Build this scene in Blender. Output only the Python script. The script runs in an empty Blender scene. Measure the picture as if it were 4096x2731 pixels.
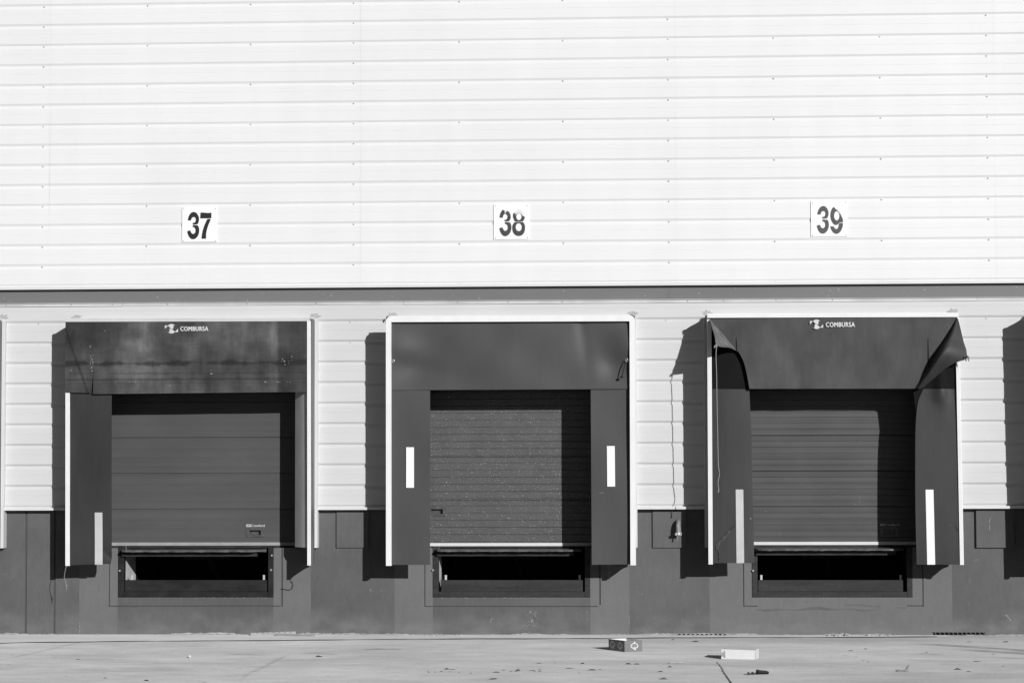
import bpy, bmesh, math, random
from mathutils import Vector, Matrix
random.seed(7)
C = bpy.context.scene.collection
sc = bpy.context.scene

# ------------------------------------------------------------------ camera
FPX, IW, IH = 9500.0, 4096.0, 2731.0          # focal length in photo pixels, photo size
YAW, PITCH, ROLL = 0.0515563, 0.0517028, -0.0028924
CAM = Vector((0.0, -32.986, 2.3517))
fwd = Vector((-math.sin(YAW)*math.cos(PITCH), math.cos(YAW)*math.cos(PITCH), math.sin(PITCH)))
r0 = Vector((math.cos(YAW), math.sin(YAW), 0)); u0 = r0.cross(fwd)
RGT = r0*math.cos(ROLL)+u0*math.sin(ROLL); UPV = u0*math.cos(ROLL)-r0*math.sin(ROLL)
cam = bpy.data.cameras.new('camera'); co = bpy.data.objects.new('camera', cam); C.objects.link(co)
cam.sensor_width = 36; cam.lens = FPX/IW*36; cam.clip_end = 2000; cam.clip_start = 0.5
m = Matrix((RGT, UPV, -fwd)).transposed().to_4x4(); m.translation = CAM
co.matrix_world = m; sc.camera = co

def W(px, py, Y):                              # measured point of the facade, as a point of the plane y = Y
    d = RGT*((px-IW/2)/FPX) - UPV*((py-IH/2)/FPX) + fwd
    t = (Y-CAM.y)/d.y
    return CAM + d*t
def G(px, py, z=0.0):                          # measured point of the yard
    d = RGT*((px-IW/2)/FPX) - UPV*((py-IH/2)/FPX) + fwd
    return CAM + d*((z-CAM.z)/d.z)

# ------------------------------------------------------------------ light
SUN = Vector((-0.575, 1.0, -0.345)).normalized()
sl = bpy.data.lights.new('sun', 'SUN'); sl.energy = 5.0; sl.angle = math.radians(0.5); sl.color = (1, 1, 1)
so = bpy.data.objects.new('sun', sl); C.objects.link(so); so.rotation_euler = SUN.to_track_quat('-Z', 'Y').to_euler()
so.location = (20, -30, 20)
w = bpy.data.worlds.new("World"); sc.world = w; w.use_nodes = True
nt = w.node_tree; bg = nt.nodes['Background']
sky = nt.nodes.new('ShaderNodeTexSky'); sky.sky_type = 'NISHITA'; sky.sun_disc = False
sky.altitude = 1200; sky.air_density = 0.75; sky.dust_density = 0.5; sky.sun_elevation = math.asin(-SUN.z); sky.sun_rotation = math.atan2(-SUN.x, -SUN.y)
bw = nt.nodes.new('ShaderNodeSeparateColor')          # monochrome film behind a red filter: the red of the sky
nt.links.new(sky.outputs[0], bw.inputs[0]); nt.links.new(bw.outputs[0], bg.inputs[0]); bg.inputs[1].default_value = 0.05
sc.view_settings.view_transform = 'Standard'; sc.view_settings.look = 'None'; sc.view_settings.exposure = -0.36
sc.view_settings.gamma = 1.0

# ------------------------------------------------------------------ materials
def mat(name, base, rough=0.6, spec=0.3, layers=(), specks=(), bump=None, metal=0.0, extra=None, drough=0.0):
    """grey material; layers multiply the base by noise, specks mix in small marks of another grey"""
    M = bpy.data.materials.new(name); M.use_nodes = True
    n = M.node_tree.nodes; L = M.node_tree.links; b = n['Principled BSDF']
    b.inputs['Roughness'].default_value = rough; b.inputs['Specular IOR Level'].default_value = spec
    b.inputs['Metallic'].default_value = metal; b.inputs['Diffuse Roughness'].default_value = drough
    geo = n.new('ShaderNodeNewGeometry')
    def noise(scl, s, det, off=0.0, rg=0.55):
        mp = n.new('ShaderNodeMapping'); mp.inputs['Scale'].default_value = scl
        mp.inputs['Location'].default_value = (off, off*0.7, off*1.3)
        L.new(geo.outputs['Position'], mp.inputs[0])
        t = n.new('ShaderNodeTexNoise'); t.inputs['Scale'].default_value = s; t.inputs['Detail'].default_value = det
        t.inputs['Roughness'].default_value = rg
        L.new(mp.outputs[0], t.inputs['Vector']); return t.outputs['Fac']
    def rng(v, a, c, lo, hi):
        r = n.new('ShaderNodeMapRange'); r.interpolation_type = 'SMOOTHSTEP'
        L.new(v, r.inputs[0])
        for i, x in enumerate((a, c, lo, hi)): r.inputs[i+1].default_value = x
        return r.outputs[0]
    def mth(op, a, c):
        q = n.new('ShaderNodeMath'); q.operation = op
        for i, x in enumerate((a, c)):
            if isinstance(x, (int, float)): q.inputs[i].default_value = x
            else: L.new(x, q.inputs[i])
        return q.outputs[0]
    v0 = n.new('ShaderNodeValue'); v0.outputs[0].default_value = base; v = v0.outputs[0]
    for k, (scl, s, det, a, c, lo, hi) in enumerate(layers):
        v = mth('MULTIPLY', v, rng(noise(scl, s, det, 3.1*k+len(name)), a, c, lo, hi))
    for k, (scl, s, det, a, c, val) in enumerate(specks):
        f = rng(noise(scl, s, det, 17.3+5.7*k+len(name)), a, c, 0.0, 1.0)
        v = mth('ADD', mth('MULTIPLY', v, mth('SUBTRACT', 1.0, f)), mth('MULTIPLY', f, val))
    if extra: v = extra(n, L, geo, v, noise, rng, mth)
    L.new(v, b.inputs['Base Color'])
    if bump:
        scl, s, det, dist = bump
        bn = n.new('ShaderNodeBump'); bn.inputs['Strength'].default_value = 0.6; bn.inputs['Distance'].default_value = dist
        L.new(noise(scl, s, det, 40.0), bn.inputs['Height']); L.new(bn.outputs[0], b.inputs['Normal'])
    return M
I3 = (1, 1, 1)
def dustline(z0, z1, val, amt=0.55):           # dust splashed up the foot of the wall, ragged
    def f(n, L, geo, v, noise, rng, mth):
        sx = n.new('ShaderNodeSeparateXYZ'); L.new(geo.outputs['Position'], sx.inputs[0])
        h = mth('ADD', sx.outputs[2], mth('MULTIPLY', mth('SUBTRACT', noise((1, 1, 1.5), 2.2, 5, 3.3), 0.5), 0.5))
        k = mth('MULTIPLY', rng(h, z0, z1, amt, 0.0), rng(noise((1.6, 3, 2.4), 1.6, 6, 8.1), 0.35, 0.7, 0.2, 1.0))
        return mth('ADD', mth('MULTIPLY', v, mth('SUBTRACT', 1.0, k)), mth('MULTIPLY', k, val))
    return f
M = {}
M['white'] = mat('white_cladding', .80, .42, .35, [((.25, 1, .5), 1.0, 3, .3, .7, .965, 1.0), ((2, 2, .4), 1.2, 4, .35, .65, .98, 1.0)])
M['white_dirty'] = mat('weathered_cladding', .635, .5, .3,
    [((.5, 1, .5), 1.1, 3, .3, .7, .96, 1.0), ((1.3, 1, 1.5), 1.1, 4, .35, .7, .97, 1.0)],
    [((1, 1, 1.1), 1.5, 4, .68, .80, .60)])
M['flash'] = mat('flashing_metal', .62, .4, .4, [((1.2, 1, 1), 1.5, 4, .3, .7, .82, 1.05)])
M['drip'] = mat('drip_trim', .72, .4, .4, [((1, 1, 1), 2, 3, .3, .7, .95, 1.0)])
M['band'] = mat('grey_band', .16, .5, .3, [((.3, 1, 1), 1, 3, .3, .7, .93, 1.05)], [((8, 8, 20), 2.2, 2, .73, .76, .6)])
M['paint'] = mat('dark_wall_paint', .106, .62, .3,
    [((.5, 1, .8), 1.3, 5, .3, .7, .88, 1.1), ((9, 9, 3), 2, 4, .3, .7, .95, 1.05)],
    [((1, 1, 1.3), 26, 2, .735, .76, .05), ((5, 5, 2.2), 3.1, 4, .73, .79, .3)], bump=(I3, 30, 4, .004), extra=dustline(.0, .42, .22, .58))
M['pad'] = mat('lighter_wall_paint', .146, .62, .3,
    [((.5, 1, .8), 1.1, 5, .3, .7, .93, 1.06), ((9, 9, 3), 2, 4, .3, .7, .96, 1.03)],
    [((1, 1, 1.2), 24, 2, .745, .77, .07)], bump=(I3, 30, 4, .004), extra=dustline(.02, .22, .26, .35))
M['groove'] = mat('groove_paint', .085, .7, .2)
M['rail'] = mat('white_alu_rail', .90, .35, .4, [(I3, 3, 3, .3, .7, .95, 1.0)])
M['rail_frame'] = mat('white_frame', .82, .45, .3, [((3, 3, 1), 2, 4, .3, .7, .94, 1.0)])
M['rail_top'] = mat('grey_alu_rail', .66, .4, .4, [(I3, 4, 3, .3, .7, .95, 1.03)])
M['frame_white'] = mat('wall_frame_white', .66, .45, .3, [((1, 1, .6), 3, 3, .3, .7, .94, 1.0)])
M['fabric38'] = mat('grey_curtain_sheet', .064, .5, .35, [((1.5, 1, .7), 1.2, 4, .3, .7, .92, 1.07), ((60, 60, 2), 1, 3, .3, .7, .97, 1.03)], [((2, 2, 14), 1.7, 3, .76, .80, .2)])
M['fabric39'] = mat('worn_header_sheet', .053, .55, .3,
    [((1.2, 1, .9), 1.5, 6, .28, .72, .74, 1.22), ((5, 5, 1.6), 1.3, 5, .3, .7, .88, 1.10), ((18, 16, 3), 1.3, 4, .3, .7, .95, 1.05)], [((3, 3, 22), 1.5, 3, .75, .80, .2)])
def smears(n, L, geo, v, noise, rng, mth):     # dark horizontal rub marks left by lorry roofs, and painted crease shade
    sx = n.new('ShaderNodeSeparateXYZ'); L.new(geo.outputs['Position'], sx.inputs[0])
    wob = mth('MULTIPLY', mth('SUBTRACT', noise((1.5, 1, .2), 2.0, 5, 1.7), .5), .16)
    for z, hw, k in ((SM_Z[0], .042, .34), (SM_Z[1], .012, .7), (SM_Z[2], .016, .6), (SM_Z[2]-.05, .006, .75)):
        d = mth('ABSOLUTE', mth('SUBTRACT', mth('ADD', sx.outputs[2], mth('MULTIPLY', wob, hw*14)), z), 0.0)
        d2 = mth('ADD', d, mth('MULTIPLY', rng(noise((1.1, 1, .3), 1.6, 4, z*9), .46, .66, 0, 1), hw*1.2))
        v = mth('MULTIPLY', v, rng(d2, hw*.45, hw*1.5, k, 1.0))
    # shade of a slanting crease, put into the colour at the left end
    a, bb = W(272, 1345, -.66), W(338, 1535, -.66); ln = math.hypot(bb.x-a.x, bb.z-a.z); nx, nz = -(bb.z-a.z)/ln, (bb.x-a.x)/ln
    d = mth('ABSOLUTE', mth('ADD', mth('ADD', mth('MULTIPLY', sx.outputs[0], nx), mth('MULTIPLY', sx.outputs[2], nz)), mth('ADD', mth('MULTIPLY', wob, .25), -(a.x*nx+a.z*nz))), 0)
    v = mth('MULTIPLY', v, rng(d, .006, .028, .55, 1.0))
    # the end strips, rubbed less, stay darker; a pale rubbed patch left of the middle and a pale band before the right strip
    v = mth('MULTIPLY', v, rng(sx.outputs[0], W(1110, 1450, -.66).x, W(1114, 1450, -.66).x, 1.0, .66))
    v = mth('MULTIPLY', v, rng(sx.outputs[0], W(376, 1450, -.66).x, W(520, 1450, -.66).x, .72, 1.0))
    for cx, hx, kz in ((545, 95, 1.3), (1095, 24, 1.55), (610, 70, 1.25)):
        dx = mth('ABSOLUTE', mth('SUBTRACT', mth('ADD', sx.outputs[0], mth('MULTIPLY', wob, 1.5)), W(cx, 1450, -.66).x), 0.0)
        v = mth('MULTIPLY', v, rng(dx, hx/288*.4, hx/288*1.2, kz, 1.0))
    return v
SM_Z = [W(800, 1452, -.66).z, W(800, 1492, -.66).z, W(800, 1516, -.66).z]
M['fabric37'] = mat('scuffed_header_sheet', .054, .5, .35,
    [((1.0, 1, 1.3), 1.35, 5, .32, .68, .56, 1.6), ((3.2, 1, 2.0), 1.6, 6, .3, .7, .72, 1.3), ((14, 9, 1.1), 1.3, 4, .3, .7, .90, 1.12), ((3, 2, 26), 1.2, 3, .35, .65, .95, 1.05)],
    [((2, 2, 9), 2.1, 4, .735, .80, .22)], extra=smears)
M['curtain'] = mat('dark_curtain_sheet', .032, .55, .3, [((2, 1, .8), 1.3, 5, .3, .7, .85, 1.15), ((40, 40, 1.5), 1, 3, .3, .7, .94, 1.06)], [((4, 4, 3), 2.4, 5, .745, .80, .14)])
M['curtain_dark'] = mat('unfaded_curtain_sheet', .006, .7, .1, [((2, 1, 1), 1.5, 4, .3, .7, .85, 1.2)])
M['curtain_pale'] = mat('faded_curtain_sheet', .58, .6, .25, [((3, 3, 2), 1.8, 4, .3, .7, .92, 1.05)])  # much paler than the other curtain sheets
M['flap_back'] = mat('flap_underside', .15, .55, .3, [((5, 5, 3), 2.2, 5, .3, .7, .7, 1.3)])
M['side'] = mat('side_sheet', .17, .55, .3, [((20, 8, .5), 1.2, 4, .3, .7, .6, 1.3)])
M['stripe'] = mat('marker_stripe_white', .55, .5, .3, [((2, 2, 2), 2, 4, .3, .7, .92, 1.03)])
M['stripe_bright'] = mat('marker_stripe_bright', .90, .5, .3, [((2, 2, 1.2), 2.2, 5, .3, .7, .93, 1.0)])
M['door37'] = mat('dark_door_panel', .078, .5, .35, [((.7, 1, 1.6), 1.2, 5, .3, .7, .9, 1.1), ((.3, 1, 9), 1.1, 3, .3, .7, .95, 1.05)])
M['door38'] = mat('sparkling_door_panel', .090, .4, .4, [((2, 1, 2), 2, 3, .3, .7, .93, 1.06)],
    [(I3, 62, 1.0, .685, .735, .50), (I3, 105, 1.0, .69, .74, .36)], bump=(I3, 60, 3, .003))  # pale specks paint the glints of the embossed gloss into the colour
M['door39'] = mat('dull_door_panel', .070, .42, .4, [((1.2, 1, 1.5), 1.4, 4, .3, .7, .9, 1.1)], [((1, 1, 1), 34, 1, .775, .80, .25)])
M['seal'] = mat('door_bottom_rail', .34, .4, .4, [((4, 4, 4), 2.3, 4, .3, .7, .88, 1.06)])
M['seal_bright'] = mat('door_bottom_rail_bright', .68, .35, .4, [((3, 3, 3), 2, 3, .3, .7, .95, 1.02)])
M['rubber'] = mat('black_rubber', .02, .6, .3, [((3, 3, 9), 2, 4, .3, .7, .7, 1.5)])
M['steel'] = mat('dark_steel', .016, .6, .2, [((2, 2, 4), 2.3, 5, .3, .7, .75, 1.5)], [((4, 4, 8), 3.4, 3, .73, .79, .28)])
M['steel_mid'] = mat('worn_steel', .030, .6, .25, [((.8, 2, 7), 1.6, 4, .3, .7, .78, 1.25), ((9, 9, 9), 2, 4, .3, .7, .88, 1.15)], [((4, 4, 8), 3.2, 3, .74, .80, .28)])
M['lip'] = mat('rusted_lip_steel', .10, .55, .35, [((4, 4, 5), 2, 5, .3, .7, .6, 1.5)], [((9, 9, 12), 2.2, 3, .68, .76, .6)])
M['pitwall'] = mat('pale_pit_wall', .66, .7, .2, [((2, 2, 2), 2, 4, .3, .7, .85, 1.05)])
M['pitshade'] = mat('dark_pit', .02, .8, .1)  # shade of the unlit pit, put into the colour
M['plate'] = mat('sign_plate_white', .90, .35, .4)
M['digit37'] = mat('black_digit', .026, .3, .5, [((9, 9, 9), 3, 4, .3, .7, .8, 1.2)], [((30, 30, 12), 2.0, 2, .74, .78, .5)])
M['digit38'] = mat('faded_digit', .058, .35, .5, [((6, 6, 6), 3, 4, .3, .7, .85, 1.2)], [((30, 30, 12), 2.1, 2, .74, .78, .5)])
M['digit39'] = mat('faded_grey_digit', .075, .35, .5, [((6, 6, 6), 3, 4, .3, .7, .9, 1.15)], [((30, 30, 12), 2.2, 2, .74, .78, .55)])
M['residue'] = mat('film_residue', .72, .5, .3)
M['screwm'] = mat('screw_head', .34, .45, .4)
M['scuffm'] = mat('scuff_grey', .36, .7, .1, [(I3, 30, 3, .3, .7, .6, 1.2)])
M['faint'] = mat('faint_scuff', .060, .6, .2, [((6, 6, 6), 4, 4, .3, .7, .5, 1.4)])
M['wall_rub'] = mat('wall_rub_mark', .155, .8, .1, [(I3, 12, 4, .3, .7, .75, 1.1)])
M['chip'] = mat('chipped_paint', .30, .8, .1, [(I3, 20, 3, .3, .7, .6, 1.2)])
M['scrap'] = mat('grey_paper', .42, .8, .1, [(I3, 20, 3, .3, .7, .75, 1.1)])
M['film'] = mat('plastic_sheet', .40, .5, .3, drough=1.0)
M['lettering'] = mat('pale_lettering', .62, .5, .3, [(I3, 12, 3, .3, .7, .93, 1.03)])
M['pvc'] = mat('grey_plastic_pipe', .24, .45, .4)
M['zinc'] = mat('zinc_clamp', .75, .25, .5, metal=.7)
M['rope'] = mat('pale_rope', .30, .8, .1)
M['strap'] = mat('black_strap', .015, .6, .3)
M['sealant'] = mat('grey_sealant', .42, .7, .2, [(I3, 14, 3, .3, .7, .9, 1.08)])
M['carton'] = mat('printed_carton', .20, .6, .3)
M['carton_in'] = mat('white_carton', .80, .6, .2, [((8, 8, 2), 2, 3, .3, .7, .94, 1.0)])
M['logo'] = mat('carton_print', .80, .5, .3)
M['leaf'] = mat('dry_leaf', .06, .8, .15, [(I3, 22, 3, .3, .7, .6, 1.5)])
M['leaf_pale'] = mat('pale_leaf', .26, .8, .15, [(I3, 22, 3, .3, .7, .7, 1.3)])
M['paper'] = mat('white_paper', .75, .7, .2)
M['joint'] = mat('joint_filler', .16, .8, .15, [(I3, 6, 4, .3, .7, .7, 1.4)])
M['galv'] = mat('galvanised_strip', .32, .45, .4, [((5, 5, 5), 2, 4, .3, .7, .85, 1.1)])
M['rubblem'] = mat('broken_concrete', .42, .9, .1, [(I3, 22, 4, .3, .7, .6, 1.3)])
M['slot'] = mat('black_slot', .008, .9, .05)

M['dirt'] = mat('wall_foot_dirt', .33, .95, .05, [((6, 6, 6), 2, 5, .3, .7, .7, 1.25)], drough=1.0)
def ground_extra(n, L, geo, v, noise, rng, mth):
    sx = n.new('ShaderNodeSeparateXYZ'); L.new(geo.outputs['Position'], sx.inputs[0])
    x, y = sx.outputs[0], sx.outputs[1]
    wob = mth('MULTIPLY', mth('SUBTRACT', noise((.6, .6, 1), 1.2, 3, 2.0), .5), .18)
    # curved tyre tracks left by turning lorries, and a few isolated scrubs of rubber
    for (pa, pb, hw, k) in TRACKS:
        a, bb = G(*pa), G(*pb)
        d = (bb-a); ln = math.hypot(d.x, d.y); nx, ny = -d.y/ln, d.x/ln; tx, ty = d.x/ln, d.y/ln
        dist = mth('ABSOLUTE', mth('ADD', mth('ADD', mth('MULTIPLY', x, nx), mth('MULTIPLY', y, ny)), mth('ADD', wob, -(a.x*nx+a.y*ny))), 0)
        al = mth('ADD', mth('ADD', mth('MULTIPLY', x, tx), mth('MULTIPLY', y, ty)), -(a.x*tx+a.y*ty))
        f = mth('MULTIPLY', rng(dist, hw*.3, hw, 1.0, 0.0), mth('MULTIPLY', rng(al, 0.0, ln*.35, 0.0, 1.0), rng(al, ln*.9, ln*1.15, 1.0, 0.0)))
        f = mth('MULTIPLY', f, rng(noise((2, 2, 2), 1.7, 4, pa[0]*.01), .3, .6, .5, 1.0))
        v = mth('MULTIPLY', v, mth('SUBTRACT', 1.0, mth('MULTIPLY', f, 1.0-k)))
    return v
TRACKS = [((3600, 2568), (4250, 2610), .22, .55), ((3780, 2592), (4300, 2625), .22, .5), ((3950, 2625), (4300, 2642), .2, .75),
          ((3650, 2612), (3760, 2616), .14, .8), ((3560, 2636), (3860, 2641), .18, .82), ((3740, 2653), (3850, 2656), .14, .8),
          ((870, 2612), (1050, 2618), .16, .8), ((1200, 2608), (1340, 2616), .16, .78), ((2350, 2640), (3000, 2662), .2, .9), ((-60, 2652), (330, 2566), .035, .72), ((930, 2731), (1150, 2620), .05, .82), ((0, 2690), (700, 2672), .5, .86), ((3100, 2690), (4200, 2700), .5, .88)]
M['ground'] = mat('pale_worn_concrete', .395, .9, .1, drough=1.0, layers=
    [((.22, .5, 1), 1.0, 6, .3, .7, .84, 1.10), ((.45, .9, 1), 1.5, 7, .3, .7, .91, 1.06), ((1.1, 2.0, 1), 2.2, 6, .3, .7, .93, 1.06), ((9, 9, 1), 2, 5, .3, .7, .94, 1.05)],
    specks=[((2.0, 3.5, 1), 3.0, 4, .70, .80, .27), ((1.5, 3, 1), 4.3, 3, .72, .80, .46), ((1, 1.6, 1), 5, 3, .70, .76, .20), ((2.2, 3.5, 1), 3.1, 5, .71, .76, .62)],
    extra=ground_extra)
M['apron'] = mat('pale_apron_concrete', .43, .9, .1, drough=1.0, layers=
    [((.5, 1.5, 1), 1.2, 5, .3, .7, .9, 1.05), ((2, 6, 1), 2.5, 5, .3, .7, .95, 1.04)], specks=[((3, 5, 1), 3.0, 4, .72, .80, .28)])

# ------------------------------------------------------------------ mesh helpers
class MB:
    def __init__(s): s.v = []; s.f = []; s.mi = []
    def vs(s, pts): i = len(s.v); s.v += [Vector(p) for p in pts]; return list(range(i, i+len(pts)))
    def face(s, idx, mi=0): s.f.append(tuple(idx)); s.mi.append(mi)
    def poly(s, pts, mi=0): s.face(s.vs(pts), mi)
    def box(s, x0, x1, y0, y1, z0, z1, mi=0):
        if x0 > x1: x0, x1 = x1, x0
        if y0 > y1: y0, y1 = y1, y0
        if z0 > z1: z0, z1 = z1, z0
        a = s.vs([(x, y, z) for x in (x0, x1) for y in (y0, y1) for z in (z0, z1)])
        for q in ((0, 1, 3, 2), (4, 6, 7, 5), (0, 4, 5, 1), (2, 3, 7, 6), (0, 2, 6, 4), (1, 5, 7, 3)):
            s.face([a[k] for k in q], mi)
    def hexa(s, front, dy, mi=0):
        """prism: polygon `front` (points in facade coords) pushed back by dy in +y"""
        n = len(front); a = s.vs(front); b = s.vs([(p[0], p[1]+dy, p[2]) for p in front])
        s.face(a[::-1], mi); s.face(b, mi)
        for i in range(n):
            j = (i+1) % n; s.face((a[i], a[j], b[j], b[i]), mi)
    def grid(s, rows, mi=0, mif=None):
        n = len(rows[0]); ids = [s.vs(r) for r in rows]
        for i in range(len(rows)-1):
            for j in range(n-1):
                q = (ids[i][j], ids[i][j+1], ids[i+1][j+1], ids[i+1][j])
                s.face(q, mif(i, j) if mif else mi)
    def tube(s, pts, r, seg=8, mi=0, cap=True):
        pts = [Vector(p) for p in pts]; rings = []
        for i, p in enumerate(pts):
            t = (pts[min(i+1, len(pts)-1)]-pts[max(i-1, 0)]).normalized()
            a = t.cross(Vector((0, 0, 1))); a = a if a.length > 1e-3 else t.cross(Vector((1, 0, 0))); a.normalize(); b = t.cross(a)
            rr = r[i] if isinstance(r, (list, tuple)) else r
            rings.append(s.vs([p+(a*math.cos(2*math.pi*k/seg)+b*math.sin(2*math.pi*k/seg))*rr for k in range(seg)]))
        for A, B in zip(rings, rings[1:]):
            for k in range(seg): s.face((A[k], A[(k+1) % seg], B[(k+1) % seg], B[k]), mi)
        if cap: s.face(rings[0][::-1], mi); s.face(rings[-1], mi)
    def dome(s, c, r, h, mi=0, seg=8):
        """low screw head or bolt facing -y"""
        c = Vector(c); rings = []
        for rr, dy in ((r, 0), (r*.85, -h*.7), (r*.4, -h)):
            rings.append(s.vs([(c.x+rr*math.cos(2*math.pi*k/seg), c.y+dy, c.z+rr*math.sin(2*math.pi*k/seg)) for k in range(seg)]))
        for A, B in zip(rings, rings[1:]):
            for k in range(seg): s.face((A[k], A[(k+1) % seg], B[(k+1) % seg], B[k]), mi)
        s.face(rings[-1], mi)
    def build(s, name, mats, parent=None, base=None, smooth=False, solid=0, bevel=0, label=None):
        o0 = parent['_b'] if parent is not None else (base or (0, 0, 0)); o0 = Vector(o0)
        me = bpy.data.meshes.new(name); me.from_pydata([p-o0 for p in s.v], [], s.f)
        mats = mats if isinstance(mats, (list, tuple)) else [mats]
        for q in mats: me.materials.append(M[q])
        for p, k in zip(me.polygons, s.mi): p.material_index = k; p.use_smooth = smooth
        me.update()
        bm = bmesh.new(); bm.from_mesh(me); bmesh.ops.recalc_face_normals(bm, faces=bm.faces[:]) if not solid else None
        bm.to_mesh(me); bm.free()
        o = bpy.data.objects.new(name, me); C.objects.link(o)
        if parent is not None: o.parent = parent
        else: o.location = o0
        BASE[o.name] = o0; o['_b'] = tuple(o0)
        if solid:
            md = o.modifiers.new('thick', 'SOLIDIFY'); md.thickness = solid; md.offset = 0
            if smooth:
                es = o.modifiers.new('split', 'EDGE_SPLIT'); es.split_angle = math.radians(40)
        if bevel:
            md = o.modifiers.new('bevel', 'BEVEL'); md.width = bevel; md.segments = 3; md.limit_method = 'ANGLE'
            md.harden_normals = False
        if label: o['label'] = label
        return o
BASE = {}
def thing(name, label, cat, loc, group=None):
    o = bpy.data.objects.new(name, None); C.objects.link(o); o.location = loc; o.empty_display_size = .2
    o['_b'] = tuple(loc); o['label'] = label; o['category'] = cat
    if group: o['group'] = group
    return o
def tag(o, label, cat, group=None, kind=None):
    if label: o['label'] = label; o['category'] = cat
    if group: o['group'] = group
    if kind: o['kind'] = kind
    return o
def struct(o): o['kind'] = 'structure'; return o

def curve_mesh(polys, th=.003):
    """closed 2-D outlines (x,z) with holes by even-odd fill -> (verts, faces) extruded along y"""
    cu = bpy.data.curves.new('outline', 'CURVE'); cu.dimensions = '2D'; cu.fill_mode = 'BOTH'; cu.extrude = th/2
    for pl in polys:
        sp = cu.splines.new('POLY'); sp.points.add(len(pl)-1); sp.use_cyclic_u = True
        for p, q in zip(sp.points, pl): p.co = (q[0], q[1], 0, 1)
    return _tomesh(cu)
def _tomesh(cu):
    o = bpy.data.objects.new('tmp', cu); C.objects.link(o); bpy.context.view_layer.update()
    me = bpy.data.meshes.new_from_object(o.evaluated_get(bpy.context.evaluated_depsgraph_get()))
    v = [p.co.copy() for p in me.vertices]; f = [tuple(p.vertices) for p in me.polygons]
    bpy.data.objects.remove(o); bpy.data.curves.remove(cu); bpy.data.meshes.remove(me)
    return v, f
def flat_shape(mb, polys, Y, th=.003, mi=0):
    v, f = curve_mesh(polys, th); i = len(mb.v)
    mb.v += [Vector((p.x, Y-p.z, p.y)) for p in v]
    for q in f: mb.face([k+i for k in q], mi)
def text_shape(mb, txt, x0, x1, z0, z1, Y, th=.002, bold=0.0, shear=0.0, mi=0, place=None):
    cu = bpy.data.curves.new('txt', 'FONT'); cu.body = txt; cu.extrude = .01; cu.shear = shear; cu.space_character = 1.0+bold*2.4
    v1, f1 = _tomesh(cu); v, f = [], []
    for k, (dx, dy) in enumerate(((0, 0), (bold, 0), (-bold, 0), (0, bold*.5), (0, -bold*.5)) if bold else ((0, 0),)):   # a heavier face: the same letters laid again a hair aside
        i = len(v); v += [Vector((p.x+dx, p.y+dy, p.z*(1-.06*k))) for p in v1]; f += [tuple(q+i for q in g) for g in f1]
    ax, bx = min(p.x for p in v), max(p.x for p in v); ay, by = min(p.y for p in v), max(p.y for p in v)
    i = len(mb.v)
    for p in v:
        u, t = (p.x-ax)/(bx-ax), (p.y-ay)/(by-ay)
        if place: mb.v.append(place(u, t, p.z/.01*th))
        else: mb.v.append(Vector((x0+u*(x1-x0), Y-p.z/.01*th, z0+t*(z1-z0))))
    for q in f: mb.face([k+i for k in q], mi)
def lerp(a, b, t): return a+(b-a)*t
def interp(pts, t):
    """point at parameter t in [0,1] of a polyline, by index"""
    s = t*(len(pts)-1); i = min(int(s), len(pts)-2); q = s-i
    return tuple(lerp(a, b, q) for a, b in zip(pts[i], pts[i+1]))
def smoothline(pts, n):
    """Catmull-Rom through pts, n samples"""
    out = []
    for k in range(n):
        s = k/(n-1)*(len(pts)-1); i = min(int(s), len(pts)-2); t = s-i
        p0, p1, p2, p3 = pts[max(i-1, 0)], pts[i], pts[i+1], pts[min(i+2, len(pts)-1)]
        out.append(tuple(.5*((2*b)+(c-a)*t+(2*a-5*b+4*c-d)*t*t+(-a+3*b-3*c+d)*t**3) for a, b, c, d in zip(p0, p1, p2, p3)))
    return out

# ------------------------------------------------------------------ the yard
gm = MB(); gm.box(-250, 250, -300, 30, -.6, 0.0)
struct(gm.build('ground', 'ground'))
jl = [G(p, q) for p, q in ((-900, 2577), (0, 2572), (110, 2569), (700, 2564), (1400, 2558), (2100, 2554), (2700, 2551), (3400, 2548), (3800, 2546.5))]
am = MB()
pts = [Vector((jl[0].x, .3, .004))]+[Vector((p.x, p.y, .004)) for p in jl]+[Vector((jl[-1].x, .3, .004))]
am.poly(pts); struct(am.build('apron', 'apron'))
jm = MB(); rows = []
for a, b in zip(jl, jl[1:]):
    for k in range(8):
        p = a.lerp(b, k/8); h = .030+.012*math.sin(p.x*2.3)+.012*math.sin(p.x*7.1)
        wv = .03*math.sin(p.x*1.7)+.015*math.sin(p.x*5.3)
        rows.append([(p.x, p.y-h+wv, .008), (p.x, p.y+h+wv, .008)])
jm.grid(rows); struct(jm.build('expansion_joint', 'joint'))
cm = MB(); rows = []
cr = smoothline([(2866, 2646), (2886, 2668), (2893, 2684), (2905, 2702), (2916, 2718), (2932, 2740)], 26)
for i, (p, q) in enumerate(cr):
    g = G(p, q); h = .003+.008*min(1, i/12)*(.6+.4*math.sin(i*2.1)); rows.append([(g.x-h+.01*math.sin(i*3), g.y, .004), (g.x+h+.01*math.sin(i*3), g.y, .004)])
cm.grid(rows); struct(cm.build('pavement_crack', 'joint'))

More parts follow.
